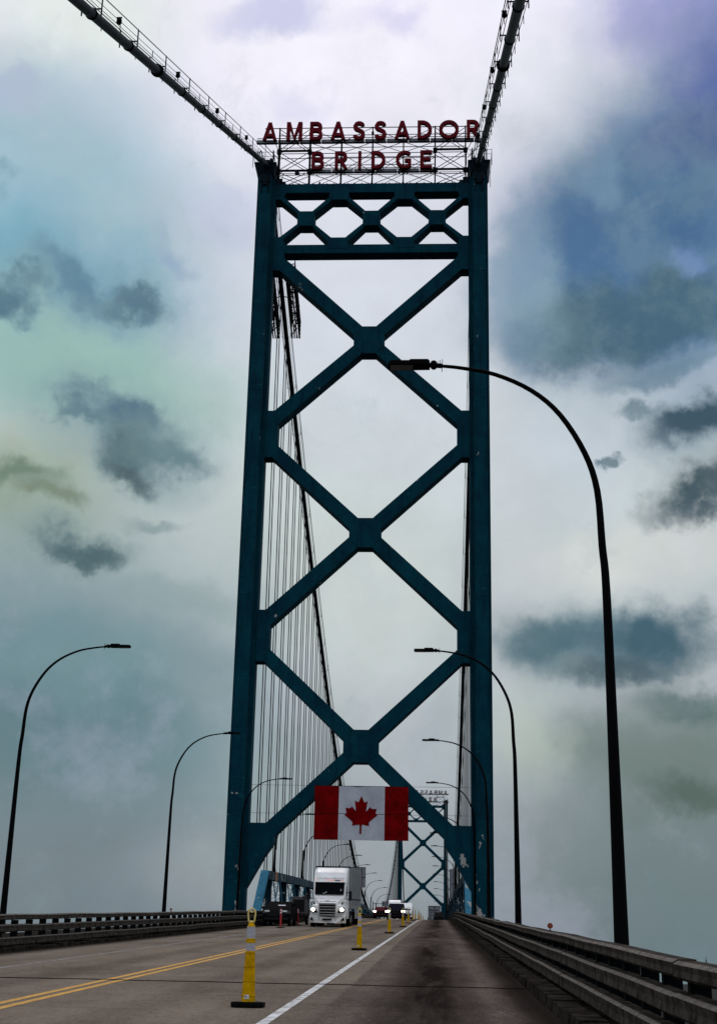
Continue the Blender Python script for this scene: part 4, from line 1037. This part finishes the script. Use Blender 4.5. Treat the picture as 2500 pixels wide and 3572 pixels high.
# box truck driving away with lettering on its rear door
bt_ = thing('box_truck', 'pale box truck with dark lettering on its rear, driving away above the black car', 'truck', (6.35, 178, Zr(178)))
MB().box((0, 3.6, 2.35), (2.5, 7.2, 2.75)).build('box_body', M_SIGNB, bt_, bevel=.03)
tr_ = MB()
for s in (-1, 1): tr_.box((s*1.22, -.02, 2.35), (.09, .05, 2.8))
tr_.box((0, -.02, 3.72), (2.5, .05, .1)); tr_.box((0, -.02, .95), (2.5, .05, .12)); tr_.build('door_frame', M_BLK, bt_)
lt = MB(); random.seed(3)
pth = [(-1.0, 2.75), (-.88, 3.2), (-.78, 2.75), (-.95, 2.92), (-.7, 2.9), (-.6, 3.0), (-.55, 2.78), (-.45, 2.95), (-.35, 2.78), (-.25, 2.95), (-.15, 2.78), (-.05, 3.1), (0, 2.78), (.1, 2.95), (.2, 2.78), (.3, 3.12), (.35, 2.78), (.5, 2.95), (.6, 2.78), (.7, 2.95), (.85, 2.8)]
for a, b in zip(pth, pth[1:]): lt.bar((a[0], -.03, a[1]), (b[0], -.03, b[1]), .075, .02, up=(0, 1, 0))
for x, z, wd, h in ((0,3.45,.16,.34),(.14,3.45,.06,.34),(-.6,2.45,.45,.1),(.05,2.5,.4,.14),(.6,2.42,.5,.1),(-.7,2.15,.3,.08),(-.8,1.8,.26,.2),(-.8,1.4,.26,.2),(-.85,1.1,.15,.18),(.1,2.3,.1,.2)): lt.box((x, -.03, z), (wd, .02, h))
lt.build('rear_lettering', M_BLK, bt_)
MB().box((0, .1, .75), (2.3, .2, .2)).box((0, 4, .75), (.8, 8, .2)).box((-1.32, -.0, 1.2), (.12, .2, .5)).build('rear_bumper', M_BLK, bt_)
MB().loft([rr(1.1, .6, 2.4, 7.3, .1), rr(1.1, .6, 2.3, 8.4, .15), rr(1.0, .6, 1.5, 9.4, .15)]).build('cab', M_WHITE, bt_)
for s in (-1, 1):
    for y in (2.0, 8.4): wheel(bt_, s*1.0, y, .45, .3)
# ------------------------------------------------------------------ sign panels seen from behind
def panel(x, y, zc, wd, h, lab, px, n=2, name='sign_panel'):
    r = thing('roadside_sign', lab, 'sign', (px, y, Zr(y)), 0, None); off = tuple(r.location)
    MB().box((x, y, zc), (wd, .06, h)).build('panel', M_SIGNB, r, bevel=.01, off=off)
    f = MB()
    for i in range(n+1): f.box((x, y-.05, zc-h/2+h*i/n), (wd, .05, .05))
    for s in (-1, 1): f.box((x+s*wd*.3, y-.05, zc), (.05, .05, h))
    f.build('frame', M_DARK, r, off=off)
    MB().bar((px, y, Zr(y)), (px, y, zc+h/2), .16).bar((px, y, zc), (x, y, zc), .1).build('post', M_LAMP, r, off=off)
panel(-3.6, 60, 11.8, 2.6, 2.5, 'grey sign back rising just right of and behind the semi trailer', -5.6)
panel(9.5, 125, 15.0, .8, 5.0, 'tall narrow grey sign back right of the far tower leg', 10.0, 2)
panel(-3.4, 165, 13.3, 1.5, .9, 'small low grey sign back above the dark red car', -5.9)
# ------------------------------------------------------------------ distant church spires beyond the right guardrail
def steeple(dx, dz, lab, R=3):
    D = 1400; x, z = CAM.x+dx*D, dz*D; r = thing('church_steeple', lab, 'steeple', (x, CAM.y+D, GZ), 0, 'distant church steeples'); H = z-GZ
    MB().box((0, 0, H*.3), (R*2, R*2, H*.6)).build('tower', M_BRICK, r)
    MB().lathe([(R*1.1, H*.6), (R*.55, H*.78), (.12, H*.985), (.05, H)], n=8).build('spire', M_SPIRE, r)
steeple(.16125, .0158, 'shorter distant spire tip above the right guardrail', 2.4)
steeple(.1803, .0156, 'slightly taller distant spire tip above the right guardrail, rightmost', 3.2)
